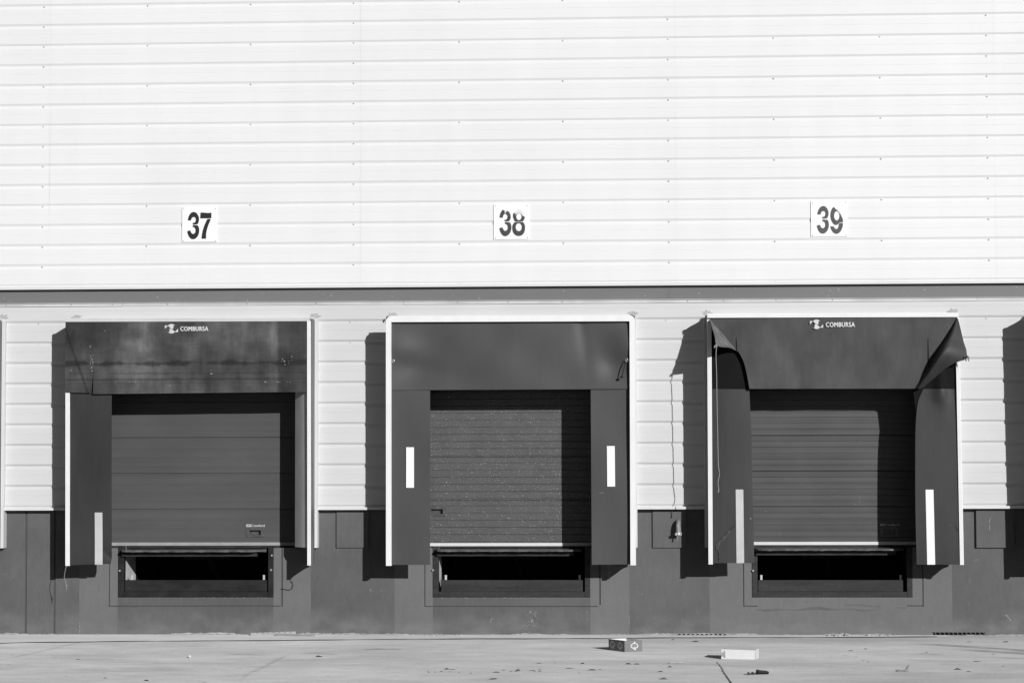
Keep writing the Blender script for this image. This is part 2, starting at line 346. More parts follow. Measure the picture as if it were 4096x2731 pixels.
# ------------------------------------------------------------------ the warehouse
BLD = thing('warehouse_building', 'pale corrugated metal warehouse facade above a dark painted concrete base', 'building', (0, 0, 0))
XA, XB = -17.0, 17.0
ZU = 4.822                                             # lower edge of the upper cladding
YC = -.09                                              # face of the claddings
ZL = 1.7314                                            # lower edge of the lower cladding
urib = [W(182, lerp(1136.7, 17.4, i/14), YC).z for i in range(15)]
PU = (urib[-1]-urib[0])/14
lrib = [W(182, lerp(2019.6, 1283.7, i/9), YC).z for i in range(10)]
PL = (lrib[-1]-lrib[0])/9
ZBAND0 = W(180, 1211.5, -.01).z                        # foot of the grey band
def ribs_profile(zlo, zhi, z0, p, lap=(), hs=.028, dp=.0135):
    """(z, y) down the sheet: flat crown, sloped drip face, narrow trough, sloped return, a pressed crease half way"""
    out = []; i0 = math.ceil((zhi-z0)/p)
    for i in range(i0, -2, -1):
        zt = z0+i*p
        for dz, dy in ((0, 0), (-hs, dp), (-.044, dp), (-.076, 0), (-.150, 0), (-.153, .0022), (-.157, 0)):
            if i in lap and dz < -.04: dy -= .005 if dz > -.07 else 0
            z = zt+dz
            if zlo < z < zhi: out.append((z, YC+dy))
        if i in lap and zlo < zt-.048 < zhi: pass
    return [(zhi, out[0][1])]+out+[(zlo, out[-1][1])]
X0J, PJ = -8.3093, 4.3975                              # vertical laps of the sheets
seams = [X0J+.10+PJ*k for k in range(-2, 7)]
sheets = []
xs = [XA]+[s for s in seams if XA < s < XB]+[XB]
zroof = 10.6
def clad(name, prof, xs, m):
    mb = MB()
    for k, (a, b) in enumerate(zip(xs, xs[1:])):
        n = 14; rows = []
        for z, y in prof:
            r = []
            for j in range(n+1):
                t = j/n; t2 = t if j < n else 1.0
                x = a+(b-a)*t2-(.0 if j == 0 else .0012 if j == n else 0)
                bow = .0016*math.sin(z*2.1+k*1.7+t*5)+(.0015 if j == n else 0)
                r.append((x, y-bow, z))
            rows.append(r)
        mb.grid(rows)
    mb.box(xs[0], xs[-1], YC+.034, YC+.06, prof[-1][0]+.004, prof[0][0])      # liner sheet behind
    return mb.build(name, m, BLD, solid=0)
UC = clad('upper_cladding', ribs_profile(ZU, zroof, urib[0], PU, lap=(0, 4, 8, 12)), xs, 'white')
# door portals cut through the lower cladding: strips between the docks and one strip over them
DOCKS = {}
def dock_dims(n, TL, TR, BL, BR, Yf=-.65):
    """front corners of a shelter from measured points -> world"""
    P = [W(x, y, Yf) for x, y in (TL, TR, BL, BR)]
    return dict(n=n, TL=P[0], TR=P[1], BL=P[2], BR=P[3], cx=(P[0].x+P[1].x)/2, xl=(P[0].x+P[2].x)/2, xr=(P[1].x+P[3].x)/2)
DOCKS[36] = dock_dims(36, (-1009, 1277), (-29, 1275), (-1013, 2264), (-30, 2262))
DOCKS[37] = dock_dims(37, (261, 1273), (1242, 1270), (261, 2262), (1243, 2260))
DOCKS[38] = dock_dims(38, (1545, 1264), (2540, 1260), (1545.5, 2261), (2544, 2259))
DOCKS[39] = dock_dims(39, (2828.5, 1255), (3834, 1252), (2834, 2256), (3856, 2258))
DOCKS[40] = dock_dims(40, (4133, 1248), (5142, 1246), (4158, 2258), (5160, 2258))
ZDOCK = W(750, 2191, .0).z                             # dock level
ZPORT = W(750, 1540, .0).z                             # portal head
OPEN = [(d['cx']-1.52, d['cx']+1.52) for d in DOCKS.values()]
prof = ribs_profile(ZL+.012, ZBAND0-.045, lrib[0], PL, lap=(4, 8), hs=.028, dp=.021)
mbl = MB()
def strip(a, b, zlo, zhi):
    pr = [(z, y) for z, y in prof if zlo <= z <= zhi]
    if pr[0][0] < zhi: pr = [(zhi, pr[0][1])]+pr
    if pr[-1][0] > zlo: pr = pr+[(zlo, pr[-1][1])]
    n = max(2, int((b-a)/.3)); rows = [[(a+(b-a)*j/n, y-.0018*math.sin(z*3+(a+(b-a)*j/n)*1.9), z) for j in range(n+1)] for z, y in pr]
    mbl.grid(rows)
cut = [XA]+sum([[a, b] for a, b in OPEN], [])+[XB]
for a, b in zip(cut[0::2], cut[1::2]): strip(a, b, prof[-1][0], prof[0][0])
for a, b in OPEN: strip(a, b, ZPORT, prof[0][0])
LC = mbl.build('lower_cladding', 'white_dirty', BLD)
for s in seams:                                        # short visible laps at the sheet ends
    pass
mb = MB(); mb.box(XA, XB, -.012, .02, ZBAND0-.02, ZU+.3); mb.build('fascia_band', 'band', BLD)
mb = MB()
for k, xq in enumerate((1535*1.7415,)):
    x = W(2672, 1190, -.012).x
    mb.box(x-.004, x+.003, -.016, -.011, ZBAND0, ZU); mb.box(x+.022, x+.026, -.016, -.011, ZBAND0, ZU)
mb.build('band_joint', 'joint', BLD)
mb = MB(); zt, zb = ZBAND0, W(180, 1226, YC).z
fx = [XA, W(-820, 1225, YC).x, W(491, 1222, YC).x, W(1614, 1212, YC).x, W(3909, 1196, YC).x, XB]
for i, (a, b) in enumerate(zip(fx, fx[1:])):
    o = .004*(i % 2)
    mb.hexa([(a+.002, YC-.012-o, zb-o), (b-.002, YC-.012-o, zb-o), (b-.002, YC-.012-o, zb+.028), (a+.002, YC-.012-o, zb+.028)], .05)
    mb.poly([(a+.002, YC-.012-o, zb+.028), (b-.002, YC-.012-o, zb+.028), (b-.002, -.014, zt), (a+.002, -.014, zt)])
mb.build('top_flashing', 'flash', BLD)
mb = MB()
fl = sorted([a for a, b in OPEN]+[b for a, b in OPEN]+[XA, XB])
for a, b in zip(fl[0::2], fl[1::2]):
    mb = MB(); mb.box(a, b, YC-.050, YC+.05, ZL, ZL+.036); mb.build('bottom_trim', 'drip', BLD)
mb = MB(); mb.box(XA, XB, YC-.008, YC+.05, ZU-.0, ZU+.040); mb.build('drip_trim', 'drip', BLD)

# screws: the hundred nearest the middle as pieces of their own, the rest in one mesh
scr = []
for k in range(-1, 6):
    for i in range(-0, 16): scr.append((W(182, 600, YC).x*0+X0J+PJ*k, YC+.010, urib[0]+PU*i-.043))
for j, px in enumerate((587, 1001, 1837, 2252, 3096, 3523)):
    xx = W(px, 600, YC).x
    for i in range(0, 15, 2): scr.append((xx, YC+.010, urib[0]+PU*(i+(1 if px in (587, 1837, 3096, 3523, 2252) and False else 0))-.043))
for k in range(0, 4):
    for i in (9, 8): scr.append((X0J+PJ*k-.05, YC+.022, lrib[0]+PL*i-.044))
for px, py in ((25, 1224), (285, 1221), (450, 1220), (670, 1219), (988, 1216), (1265, 1215), (1830, 1212), (2032, 1211), (2250, 1210), (2750, 1207), (2895, 1205), (3105, 1202), (3330, 1202)):
    p = W(px, py-2, YC-.02); scr.append((p.x, YC-.014, p.z+.004))
def vis(p): return abs(p[0]+.9) < 7.9 and p[2] < 9.4
scr.sort(key=lambda p: (not vis(p), abs(p[0]+.9)))
sm0 = None
for p in scr[:100]:
    par = UC if p[2] > ZU else LC
    if sm0 is None:
        q = MB(); q.dome((0, 0, 0), .0125, .007); sm0 = q.build('screw', 'screwm', par); sm0.location = p
    else:
        o = sm0.copy(); C.objects.link(o); o.parent = par; o.location = p
q = MB()
for p in scr[100:]: q.dome(p, .0125, .007)
tag(q.build('screw', 'screwm', UC), None, None, kind='stuff')

# concrete base and the wall behind the claddings: one stepped face, cut by the dock portals
levellers = {37: dict(ol=472.7, il=496, ir=1072.4, orr=1094.6, bl=497, br=1067),
             38: dict(ol=1731, il=1754, ir=2339, orr=2360.7, bl=1763, br=2331),
             39: dict(ol=3007.7, il=3030, ir=3627, orr=3649.5, bl=3032, br=3613)}
def X(px, py=2300): return W(px, py, 0).x
def Z(py, px=2000): return W(px, py, 0).z
ZPB = Z(2388, 780)                                     # foot of the pit frames
pads, grooves, plates, pits = [], [], [], []
zt = ZDOCK
for a, b in ((318, 471), (1094, 1243), (1578, 1731), (2361, 2517), (2838, 3808), (-800, -650), (-180, -50), (4160, 5110)):
    pads.append((X(a), X(b), -.5, ZL+.1))
for k, L in levellers.items():
    pits.append((X(L['ol']), X(L['orr']), ZPB, ZDOCK+.03))
for k in (36, 40):
    c = DOCKS[k]['cx']; pits.append((c-1.08, c+1.08, ZPB, ZDOCK+.03))
gw = .015
def vg(px, z0, z1, wd=gw): x = X(px); grooves.append((x-wd/2, x+wd/2, z0, z1))
def hg(p0, p1, py, wd=gw): z = Z(py, (p0+p1)/2); grooves.append((X(p0), X(p1), z-wd/2, z+wd/2))
vg(104, -.5, ZL, .024); vg(219, -.5, ZL, .022)
vg(438, Z(2423, 438), Z(2190, 438)); hg(434, 1122, 2423); vg(1128, Z(2425, 1128), Z(2192, 1128), .022)
vg(1699, Z(2425, 1699), Z(2192, 1699)); hg(1699, 2390, 2424); vg(2399, Z(2418, 2399), Z(2192, 2399), .022)
vg(2974, Z(2423, 2974), Z(2192, 2974)); hg(2971, 3028, 2423); hg(3627, 3688, 2422); vg(3691, Z(2425, 3691), Z(2192, 3691))
for a, b in ((1347, 1475), (2612, 2745), (3906, 4055)):
    plates.append((X(a), X(b), Z(2189, a), ZL+.05, .030 if a < 3000 else .045))
xs_, zs_ = {XA, XB}, {-.5, 4.95}
for a, b in OPEN: xs_ |= {a, b}
zs_ |= {ZDOCK, ZPORT}
for (a, b, c, d) in pads+pits+grooves: xs_ |= {a, b}; zs_ |= {c, d}
for (a, b, c, d, e) in plates: xs_ |= {a, b}; zs_ |= {c, d}
xs_ = sorted(xs_); zs_ = sorted(zs_)
def cell(x, z):
    for a, b in OPEN:
        if a < x < b and ZDOCK < z < ZPORT: return None
    for a, b, c, d in pits:
        if a < x < b and c < z < d: return None
    for a, b, c, d in grooves:
        if a < x < b and c < z < d: return (.014, 2)
    for a, b, c, d, e in plates:
        if a < x < b and c < z < d: return (-e, 0)
    for a, b, c, d in pads:
        if a < x < b and c < z < d: return (0.0, 1)
    return (0.0, 0)
mb = MB(); nx, nz = len(xs_)-1, len(zs_)-1
cg = [[cell((xs_[i]+xs_[i+1])/2, (zs_[j]+zs_[j+1])/2) for j in range(nz)] for i in range(nx)]
BACK = .24
for i in range(nx):
    for j in range(nz):
        c = cg[i][j]
        if c is None: continue
        x0, x1, z0, z1 = xs_[i], xs_[i+1], zs_[j], zs_[j+1]; y, mi = c
        mb.poly([(x0, y, z0), (x1, y, z0), (x1, y, z1), (x0, y, z1)], mi)
        for di, dj, e in ((1, 0, ((x1, z0), (x1, z1))), (-1, 0, ((x0, z1), (x0, z0))), (0, 1, ((x1, z1), (x0, z1))), (0, -1, ((x0, z0), (x1, z0)))):
            ii, jj = i+di, j+dj
            o = cg[ii][jj] if 0 <= ii < nx and 0 <= jj < nz else (BACK, 0)
            oy = BACK if o is None else o[0]
            if oy > y+1e-6:
                (ax, az), (bx, bz) = e
                mb.poly([(ax, y, az), (ax, oy, az), (bx, oy, bz), (bx, y, bz)], mi)
CW = mb.build('concrete_wall', ['paint', 'pad', 'groove'], BLD)
mb = MB()                                              # rest of the hall: ends, back and roof
mb.box(XA, XA+.2, .3, 30, -.5, zroof); mb.box(XB-.2, XB, .3, 30, -.5, zroof); mb.box(XA, XB, 29.8, 30, -.5, zroof)
mb.box(XA+.2, XB-.2, 3.2, 3.4, -.5, zroof-.4)
mb.build('hall_wall', 'white', BLD)
mb = MB(); mb.box(XA-.1, XB+.1, YC-.15, 30.1, zroof-.01, zroof+.35); mb.build('roof', 'flash', BLD)

# sectional doors
def door(n, m, sealm, seclines, zb_px, cx, wave=0, rib=0, handle=None, badge=None, ribd=.0075):
    a, b = OPEN[n-36][0]-.05, OPEN[n-36][1]+.05; Yd = .13
    zb = W(cx, zb_px, Yd).z; zt = ZPORT+.1
    mb = MB(); pr = []
    z = zt; N = int((zt-zb)/.004)
    lines = [W(cx, q, Yd).z for q in seclines]
    for i in range(N+1):
        z = zt-(zt-zb)*i/N; y = Yd
        for l in lines:
            d = abs(z-l)
            if d < .010: y += .011*(1-d/.010)
        if rib:
            ph = ((zt-z) % rib)
            if ph < .012: y += ribd*(1-abs(ph-.006)/.006)
        if wave: y += wave*math.sin((zt-z)*2*math.pi/.125)+wave*.6*math.sin((zt-z)*2*math.pi/.43+1)
        pr.append((z, y))
    out = [pr[0]]                                      # drop points on straight runs
    for i in range(1, len(pr)-1):
        if abs((pr[i+1][1]-pr[i][1])-(pr[i][1]-pr[i-1][1])) > 1e-7: out.append(pr[i])
    out.append(pr[-1])
    hole = None
    if handle:
        p0, p1 = W(handle[0], handle[3], Yd), W(handle[2], handle[1], Yd)
        mgx, mgz = .045, .03
        hole = (p0.x+mgx, p1.x-mgx, p0.z+mgz, p1.z-mgz)
    if not hole: mb.grid([[(a, y, z), (b, y, z)] for z, y in out])
    else:
        hz = sorted(set([z for z, y in out]+[hole[2], hole[3]]), reverse=True)
        def yy(z):
            for (z1, y1), (z2, y2) in zip(out, out[1:]):
                if z2 <= z <= z1: return lerp(y1, y2, (z1-z)/(z1-z2) if z1 != z2 else 0)
            return Yd
        cols = [a, hole[0], hole[1], b]
        for u, v in zip(hz, hz[1:]):
            for k in range(3):
                if k == 1 and hole[2] <= (u+v)/2 <= hole[3]: continue
                mb.poly([(cols[k], yy(v), v), (cols[k+1], yy(v), v), (cols[k+1], yy(u), u), (cols[k], yy(u), u)])
    d = mb.build('sectional_door', m, BLD)
    if handle:
        h = MB(); x0, x1, z0, z1 = hole; g = .055
        X0, X1, Z0, Z1 = p0.x, p1.x, p0.z, p1.z; yf = Yd-.012
        for q in ((X0, x0, Z0, Z1), (x1, X1, Z0, Z1), (x0, x1, Z0, z0), (x0, x1, z1, Z1)): h.box(q[0], q[1], yf, Yd+.01, q[2], q[3])
        for q in ((x0-.004, x0, z0, z1), (x1, x1+.004, z0, z1), (x0, x1, z0-.004, z0), (x0, x1, z1, z1+.004)): h.box(q[0], q[1], Yd+.01, Yd+g, q[2], q[3])
        h.box(x0, x1, Yd+g, Yd+g+.005, z0, z1)
        h.build('handle', 'handlem', d, bevel=.003)
    if badge:
        bx0, by0, bx1, by1, tx0, tx1 = badge
        q = MB(); A, B = W(bx0, by1, Yd-.004), W(bx1, by0, Yd-.004); t = .010
        for r in ((A.x, B.x, B.z-t, B.z), (A.x, B.x, A.z, A.z+t*1.1), (A.x, A.x+t, A.z+t*1.1, B.z-t), (B.x-t, B.x, A.z+t*1.1, B.z-t)):
            q.box(r[0], r[1], Yd-.006, Yd-.002, r[2], r[3])
        T0, T1 = W(tx0, by1, Yd), W(tx1, by0, Yd)
        text_shape(q, 'Crawford', T0.x, T1.x, T0.z, T1.z, Yd-.004, .002, bold=.012)
        q.build('lettering', 'lettering', d)
    q = MB(); zs = W(cx, zb_px+12.5, Yd).z
    q.box(a, b, Yd-.012, Yd+.03, zs, zb+.001); q.build('bottom_rail', sealm, d, bevel=.004)
    q = MB(); q.box(a, b, Yd-.004, Yd+.025, ZDOCK-.005, zs); q.build('rubber_seal', 'rubber', d)
    return d
M['handlem'] = mat('handle_plastic', .085, .35, .4, [(I3, 15, 3, .3, .7, .8, 1.2)])
door(36, 'door37', 'seal', (1750, 1893, 2036), 2168, 0)
door(37, 'door37', 'seal', (1608, 1750, 1893, 2036), 2168.5, 780, wave=.0006, rib=.124, ribd=.0016, handle=(985, 2111, 1056, 2147), badge=(985.5, 2096, 1003, 2106, 1005, 1059))
door(38, 'door38', 'seal_bright', (1828, 2001), 2170.5, 2050, rib=.0995, handle=(1712, 2027, 1784, 2063))
door(39, 'door39', 'seal_bright', (1741, 1883, 2025), 2166, 3330, wave=.0008, rib=.0825, ribd=.0038, handle=(3521, 2107, 3594, 2145), badge=(3521, 2093, 3538, 2102, 3541, 3595))
door(40, 'door37', 'seal', (1750, 1893, 2036), 2166, 4600)

# ------------------------------------------------------------------ dock levellers
def leveller(n, L, label, lipm, steelm, frontm, y_lip=2192):
    o = thing('dock_leveller', label, 'dock leveller', (X((L['ol']+L['orr'])/2), 0, ZPB), 'dock levellers under the doors')
    ol, il, ir, orr = (X(L[k]) for k in ('ol', 'il', 'ir', 'orr')); cx_ = (L['il']+L['ir'])/2
    zbi = Z(2365.5, cx_); zbe = Z(2319, cx_); ztop = ZDOCK+.02
    mb = MB(); mb.box(ol, il, -.010, .12, ZPB, ztop); mb.box(ir, orr, -.010, .12, ZPB, ztop); mb.box(il, ir, -.008, .12, ZPB, zbi)
    mb.build('pit_frame', steelm, o, bevel=.007)
    mb = MB()                                          # pale front of left wall; deeper walls and floor painted dark as shade
    mb.box(il-.05, il, .121, .78 if n == 37 else .50, ZPB, ztop); mb.build('pit_side', 'pitwall' if n != 39 else 'pitshade', o)
    mb = MB(); mb.box(il-.05, il-.003, .78 if n == 37 else .50, 2.6, ZPB, ztop); mb.build('pit_side_shade', 'pitshade', o)  # deeper left wall, its shade painted in
    mb = MB(); mb.box(ir, ir+.05, .121, 2.6, ZPB, ztop); mb.build('pit_side', 'pitshade', o)
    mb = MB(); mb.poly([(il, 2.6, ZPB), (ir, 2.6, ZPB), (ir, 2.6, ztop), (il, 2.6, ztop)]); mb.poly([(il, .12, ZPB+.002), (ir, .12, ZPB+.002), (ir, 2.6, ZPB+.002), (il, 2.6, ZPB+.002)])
    mb.build('pit_back', 'pitshade', o)
    bl, br = X(L['bl']), X(L['br'])
    mb = MB(); mb.box(bl, br, .03, .09, zbi-.002, zbe); mb.build('buffer_beam', frontm, o, bevel=.008)
    for px in (L['il']+27 if n != 39 else L['il']+17, L['ir']-21):
        x = X(px); mb = MB(); mb.box(x-.014, x+.014, .10, .125, zbe-.1, zbe+.066); mb.build('support_pin', 'stripe', o)
    # deck plate with its hinged lip folded out of the wall; lip ends cut back to a taper
    zd = W(cx_, y_lip, -.1).z
    mb = MB(); mb.box(il+.012, ir-.03, .05, 2.58, zd-.05, zd-.02); mb.build('deck_plate', 'rubber', o)
    lx0, lx1 = il-.05, ir-.03
    for_y = -.19
    mb = MB(); ns = 40; rows = []
    for k in range(ns+1):
        t = k/ns; x = lerp(lx0, lx1, t); e = min(1, (t)/.03, (1-t)/.08); yf = lerp(.03, for_y, e**.6)
        jz = .0025*math.sin(k*2.7)+.002*math.sin(k*7.3)
        rows.append([(x, .06, zd-.016), (x, lerp(.06, yf, .5), zd-.016), (x, yf+.004, zd-.026), (x, yf, zd-.030), (x, yf, zd-.048+jz), (x, lerp(.06, yf, .6), zd-.058), (x, .06, zd-.06)])
    mb.grid(rows); mb.build('lip', lipm, o)
    mb = MB(); mb.box(lx0+.03, lx1-.12, -.06, .06, zd-.115, zd-.062); mb.build('hinge_bar', 'rubber', o)
    for px, py in ((480, 2281), (1088, 2220), (1085, 2278)) if n == 37 else ((1732, 2279),) if n == 38 else ((3012, 2281),):
        p = W(px, py, -.01); mb = MB(); mb.tube([(p.x, .0, p.z), (p.x, -.035, p.z)], .014); mb.build('bolt', 'zinc', o)
    # lifting ram deep in the pit
    xm = (il+ir)/2; mb = MB(); mb.tube([(xm+.1, 1.9, ZPB+.02), (xm, .8, zd-.1)], .045)
    mb.tube([(xm-.35, .9, zd-.17), (xm+.35, .9, zd-.17)], .03); mb.build('lifting_ram', 'steel_mid', o)
    return o
leveller(37, levellers[37], 'dock leveller pit with pale sunlit left wall and white pins under door 37', 'lip', 'steel', 'steel', 2192)
leveller(38, levellers[38], 'dock leveller with grey buffer beam and chipped lip in the middle, under door 38', 'lip', 'steel_mid', 'steel_mid', 2190)
leveller(39, levellers[39], 'dock leveller with dark pit of painted shade and cracked sill under door 39', 'lip', 'steel_mid', 'steel_mid', 2186)

# ------------------------------------------------------------------ dock shelters
YF = -.65
def rail_strip(mb, p0, p1, wid, side, Y, n=4, dep=.05):
    """grooved alu rail from p0 to p1 (world, on plane Y); wid runs along `side`"""
    p0, p1, side = Vector(p0), Vector(p1), Vector(side)
    def bar(o0, o1, y0, y1):
        a = [p0+side*o0, p0+side*o1, p1+side*o1, p1+side*o0]
        mb.hexa([(q.x, y0, q.z) for q in a], y1-y0)
    bar(0, wid, Y+.006, Y+dep)
    st = wid/n
    for k in range(n): bar(k*st+st*.10, (k+1)*st-st*.10, Y, Y+.008)
def sheet_grid(poly_l, poly_r, Yfn, nu, nv):
    """cloth between two edge polylines given in measured points"""
    rows = []
    for j in range(nv+1):
        a = interp(poly_l, j/nv); b = interp(poly_r, j/nv); r = []
        for i in range(nu+1):
            u = i/nu; px, py = lerp(a[0], b[0], u), lerp(a[1], b[1], u)
            p = W(px, py, YF); r.append((p.x, Yfn(u, j/nv), p.z))
        rows.append(r)
    return rows
def logo(mb, ox, oy, dx, tx0, ty0, tx1, ty1, Y):
    def q(p): v = W(ox+p[0]/5.88, oy+p[1]/5.88, Y); return (v.x, v.z)
    for pl in ([(583, 185), (658, 187), (640, 206), (583, 268)],
               [(658, 189), (672, 174), (690, 163), (715, 153), (740, 150), (768, 153), (795, 165), (825, 187), (785, 190), (785, 262), (735, 265), (695, 232)],
               [(695, 262), (748, 268), (785, 300), (822, 336), (800, 358), (775, 370), (745, 376), (715, 371), (685, 359), (655, 338), (695, 338)],
               [(895, 262), (895, 342), (828, 342), (824, 334)]):
        flat_shape(mb, [[q(p) for p in pl]], Y, .002)
    a, b = W(tx0, ty1, Y), W(tx1, ty0, Y)
    text_shape(mb, 'COMBURSA', a.x, b.x, a.z, b.z, Y, .001, bold=.055)
def shelter_common(d, o, top_drop=0.0, fw=.032, ret=True):
    TL, TR, BL, BR = d['TL'], d['TR'], d['BL'], d['BR']
    xl, xr = d['xl']-fw, d['xr']+fw; zt = TL.z+.03-top_drop*0
    zb = ZDOCK+.006
    mb = MB(); yw, y1 = -.17, -.001
    ww = .055
    mb.box(xl, xl+ww, yw, y1, zb, zt-.04); mb.box(xr-ww, xr, yw, y1, zb, zt-.04); mb.box(xl+ww, xr-ww, yw+.01, y1, zt-.07, zt-.005)
    mb.build('wall_frame', 'frame_white', o, bevel=.003)
    for s, T, B, xw in ((-1, TL, BL, xl+ww*.8), (1, TR, BR, xr-ww*.8)):
        mb = MB(); rows = []; nv, nu = 26, 8
        for j in range(nv+1):
            t = j/nv; r = []
            for i in range(nu+1):
                u = i/nu; zf = lerp(T.z-.01, B.z+.006, t); zw = lerp(T.z-.01-top_drop, B.z+.006, t)
                x = lerp(lerp(T.x, B.x, t)-s*.008, xw, u)
                x += s*.010*math.sin(math.pi*u)*math.sin(7*t+3*u+d['n'])+s*.006*math.sin(math.pi*u)*math.sin(19*t+5*u)
                z = lerp(zf, zw, u)+(.02*math.sin(math.pi*u) if j == nv else 0)
                r.append((x, lerp(YF+.03, yw+.004, u), z))
            rows.append(r)
        mb.grid(rows); mb.build('side_sheet', 'side', o, smooth=True, solid=.004)
    mb = MB(); rows = []
    for j in range(7):
        v = j/6; r = []
        for i in range(21):
            u = i/20; x = lerp(lerp(TL.x, xl+ww, v), lerp(TR.x, xr-ww, v), u)
            z = lerp(lerp(TL.z, TR.z, u)-.012, lerp(TL.z, TR.z, u)+.012-top_drop, v)-.012*math.sin(math.pi*v)*(1+.4*math.sin(u*17))
            r.append((x, lerp(YF+.02, yw+.02, v), z))
        rows.append(r)
    mb.grid(rows); mb.build('top_sheet', 'side', o, smooth=True, solid=.004)
    for xx in (xl+.05, xr-.05):                        # smears of sealant at the wall corners
        mb = MB(); n = 14; c = Vector((xx, YC-.004, zt-.005))
        ring = [(c.x+(.055+.022*math.sin(k*2.3+xx))*math.cos(2*math.pi*k/n)*1.25, c.y, c.z+(.036+.016*math.sin(k*3.1+xx*2))*math.sin(2*math.pi*k/n)+.02) for k in range(n)]
        mb.hexa(ring, .02); mb.build('sealant_smear', 'sealant', o)
def stripe(parent, px0, px1, py0, py1, Yfn, m, px0b=None, px1b=None):
    mb = MB(); n = 8; rows = []
    for j in range(n+1):
        t = j/n; r = []
        for px, pb in ((px0, px0b or px0), (px1, px1b or px1)):
            p = W(lerp(px, pb, t), lerp(py0, py1, t), YF); r.append((p.x, Yfn(t)-.004, p.z))
        rows.append(r)
    mb.grid(rows); return mb.build('marker_stripe', m, parent, solid=.003)
def plain_shelter(n, label):
    """the two neighbours that stand mostly outside the picture"""
    d = DOCKS[n]; c = d['cx']; o = thing('dock_shelter', label, 'dock shelter', (c, 0, d['BL'].z), GRP)
    shelter_common(d, o)
    TL, TR, BL, BR = d['TL'], d['TR'], d['BL'], d['BR']
    mb = MB(); rail_strip(mb, TL, BL, .055, (1, 0, 0), YF-.006); mb.build('front_rail', 'rail', o)
    mb = MB(); rail_strip(mb, TR, BR, .055, (-1, 0, 0), YF-.006); mb.build('front_rail', 'rail', o)
    mb = MB(); rail_strip(mb, TL, TR, .052, (0, 0, -1), YF-.012, 3); mb.build('front_rail', 'rail', o)
    mb = MB(); zt, zb = TL.z-.05, W(750, 1562, YF).z
    mb.grid([[(lerp(TL.x, TR.x, i/20), YF-.004-.008*math.sin(i*.9+j), lerp(zt, zb, j/6)) for i in range(21)] for j in range(7)])
    mb.build('header_curtain', 'fabric37', o, smooth=True, solid=.005)
    for xa, xb in ((TL.x+.05, TL.x+.60), (TR.x-.60, TR.x-.05)):
        mb = MB(); mb.grid([[(lerp(xa, xb, i/6), YF+.03, lerp(zt, BL.z+.02, j/8)) for i in range(7)] for j in range(9)])
        mb.build('side_curtain', 'curtain', o, solid=.005)
    return o
GRP = 'dock shelters along the warehouse'

# --- shelter 37: scuffed header, split at both ends, right curtain swung in
d = DOCKS[37]; o = thing('dock_shelter', 'dock shelter 37 with black scuffed logo header split at its left end', 'dock shelter', (d['cx'], 0, d['BL'].z), GRP)
shelter_common(d, o)
mb = MB(); rail_strip(mb, W(263, 1272.5, YF), W(1239, 1269.5, YF), .052, (0, 0, -1), YF-.014, 3); mb.build('front_rail', 'rail_top', o)
mb = MB(); rail_strip(mb, W(261.5, 1290, YF), W(261, 2262, YF), .058, (1, 0, 0), YF); mb.build('front_rail', 'rail', o)
mb = MB(); rail_strip(mb, W(1242, 1284, YF), W(1243, 2260, YF), .046, (-1, 0, 0), YF-.016, 3); mb.build('front_rail', 'rail', o)
mb = MB(); Yh = lambda u, v: YF-.012-.006*math.sin(5*u+2*v)*v-.004*math.sin(13*u)*v
def Yleft(u, v): return YF-.013-.004*math.sin(4*v)*u
mb.grid(sheet_grid([(263, 1287), (262, 1400), (261, 1569)], [(381, 1287), (379, 1368), (375.5, 1470), (366, 1572)], Yleft, 8, 12))
mb.grid(sheet_grid([(379, 1287), (378, 1368), (376, 1470), (373, 1576)], [(1228, 1284), (1228, 1400), (1228, 1567)],
                   lambda u, v: YF-.012-.010*v*math.sin(3.1*u+.6)-.004*v*math.sin(17*u)-.006*math.exp(-((u)/.05)**2)*v, 40, 12))
hc = mb.build('header_curtain', 'fabric37', o, smooth=True, solid=.006)
mb = MB()
rs = random.Random(3)
for (cx, cy, sx, sy, nn) in ((364, 1440, 7, 42, 16), (1140, 1446, 22, 18, 11), (284, 1482, 1, 3, 2), (420, 1322, 1, 2, 2), (1090, 1528, 60, 1.5, 12), (520, 1526, 90, 2, 9), (840, 1490, 14, 8, 3), (680, 1545, 2, 6, 2)):
    for k in range(nn):
        p = W(rs.gauss(cx, sx*.6), rs.gauss(cy, sy*.6), YF-.034)
        a, b = rs.uniform(.003, .008), rs.uniform(.005, .014)
        if sx > sy*3: a, b = b, a*.6
        t = rs.uniform(-.5, .5)
        mb.poly([(p.x+a*math.cos(q)*.9+b*math.sin(q)*t*.4, YF-.0345, p.z+b*math.sin(q)) for q in (0.2, 1.3, 2.4, 3.3, 4.4, 5.5)])
mb.build('scuff_mark', 'scuffm', hc, solid=.001)
mb = MB(); logo(mb, 560, 1270, 0, 720.7, 1305, 833.8, 1324.2, YF-.032); mb.build('lettering', 'lettering', hc)
mb = MB()
Yl37 = lambda u, v: YF+.034-.05*max(0, v-.8)*u-.010*math.sin(6*v)*u-.005*math.sin(4*u+9*v)
mb.grid(sheet_grid([(277, 1300), (277, 2260)], [(446, 1300), (445, 1800), (444.5, 2225), (441, 2254)], Yl37, 8, 40))
sc37 = mb.build('side_curtain', 'curtain', o, smooth=True, solid=.006)
stripe(sc37, 377.4, 408, 2049, 2257, lambda t: min(Yl37(u_, lerp(.78, 1, t)) for u_ in (.5, .6, .66, .72, .78, .84, .9))-.012, 'stripe', 378.5, 409.5)
mb = MB(); rows = []
pa, pb = W(1229, 1500, YF+.01), W(1182, 1500, -.37)
za, zb_ = W(1200, 1300, YF).z, W(1205, 2188, -.5).z
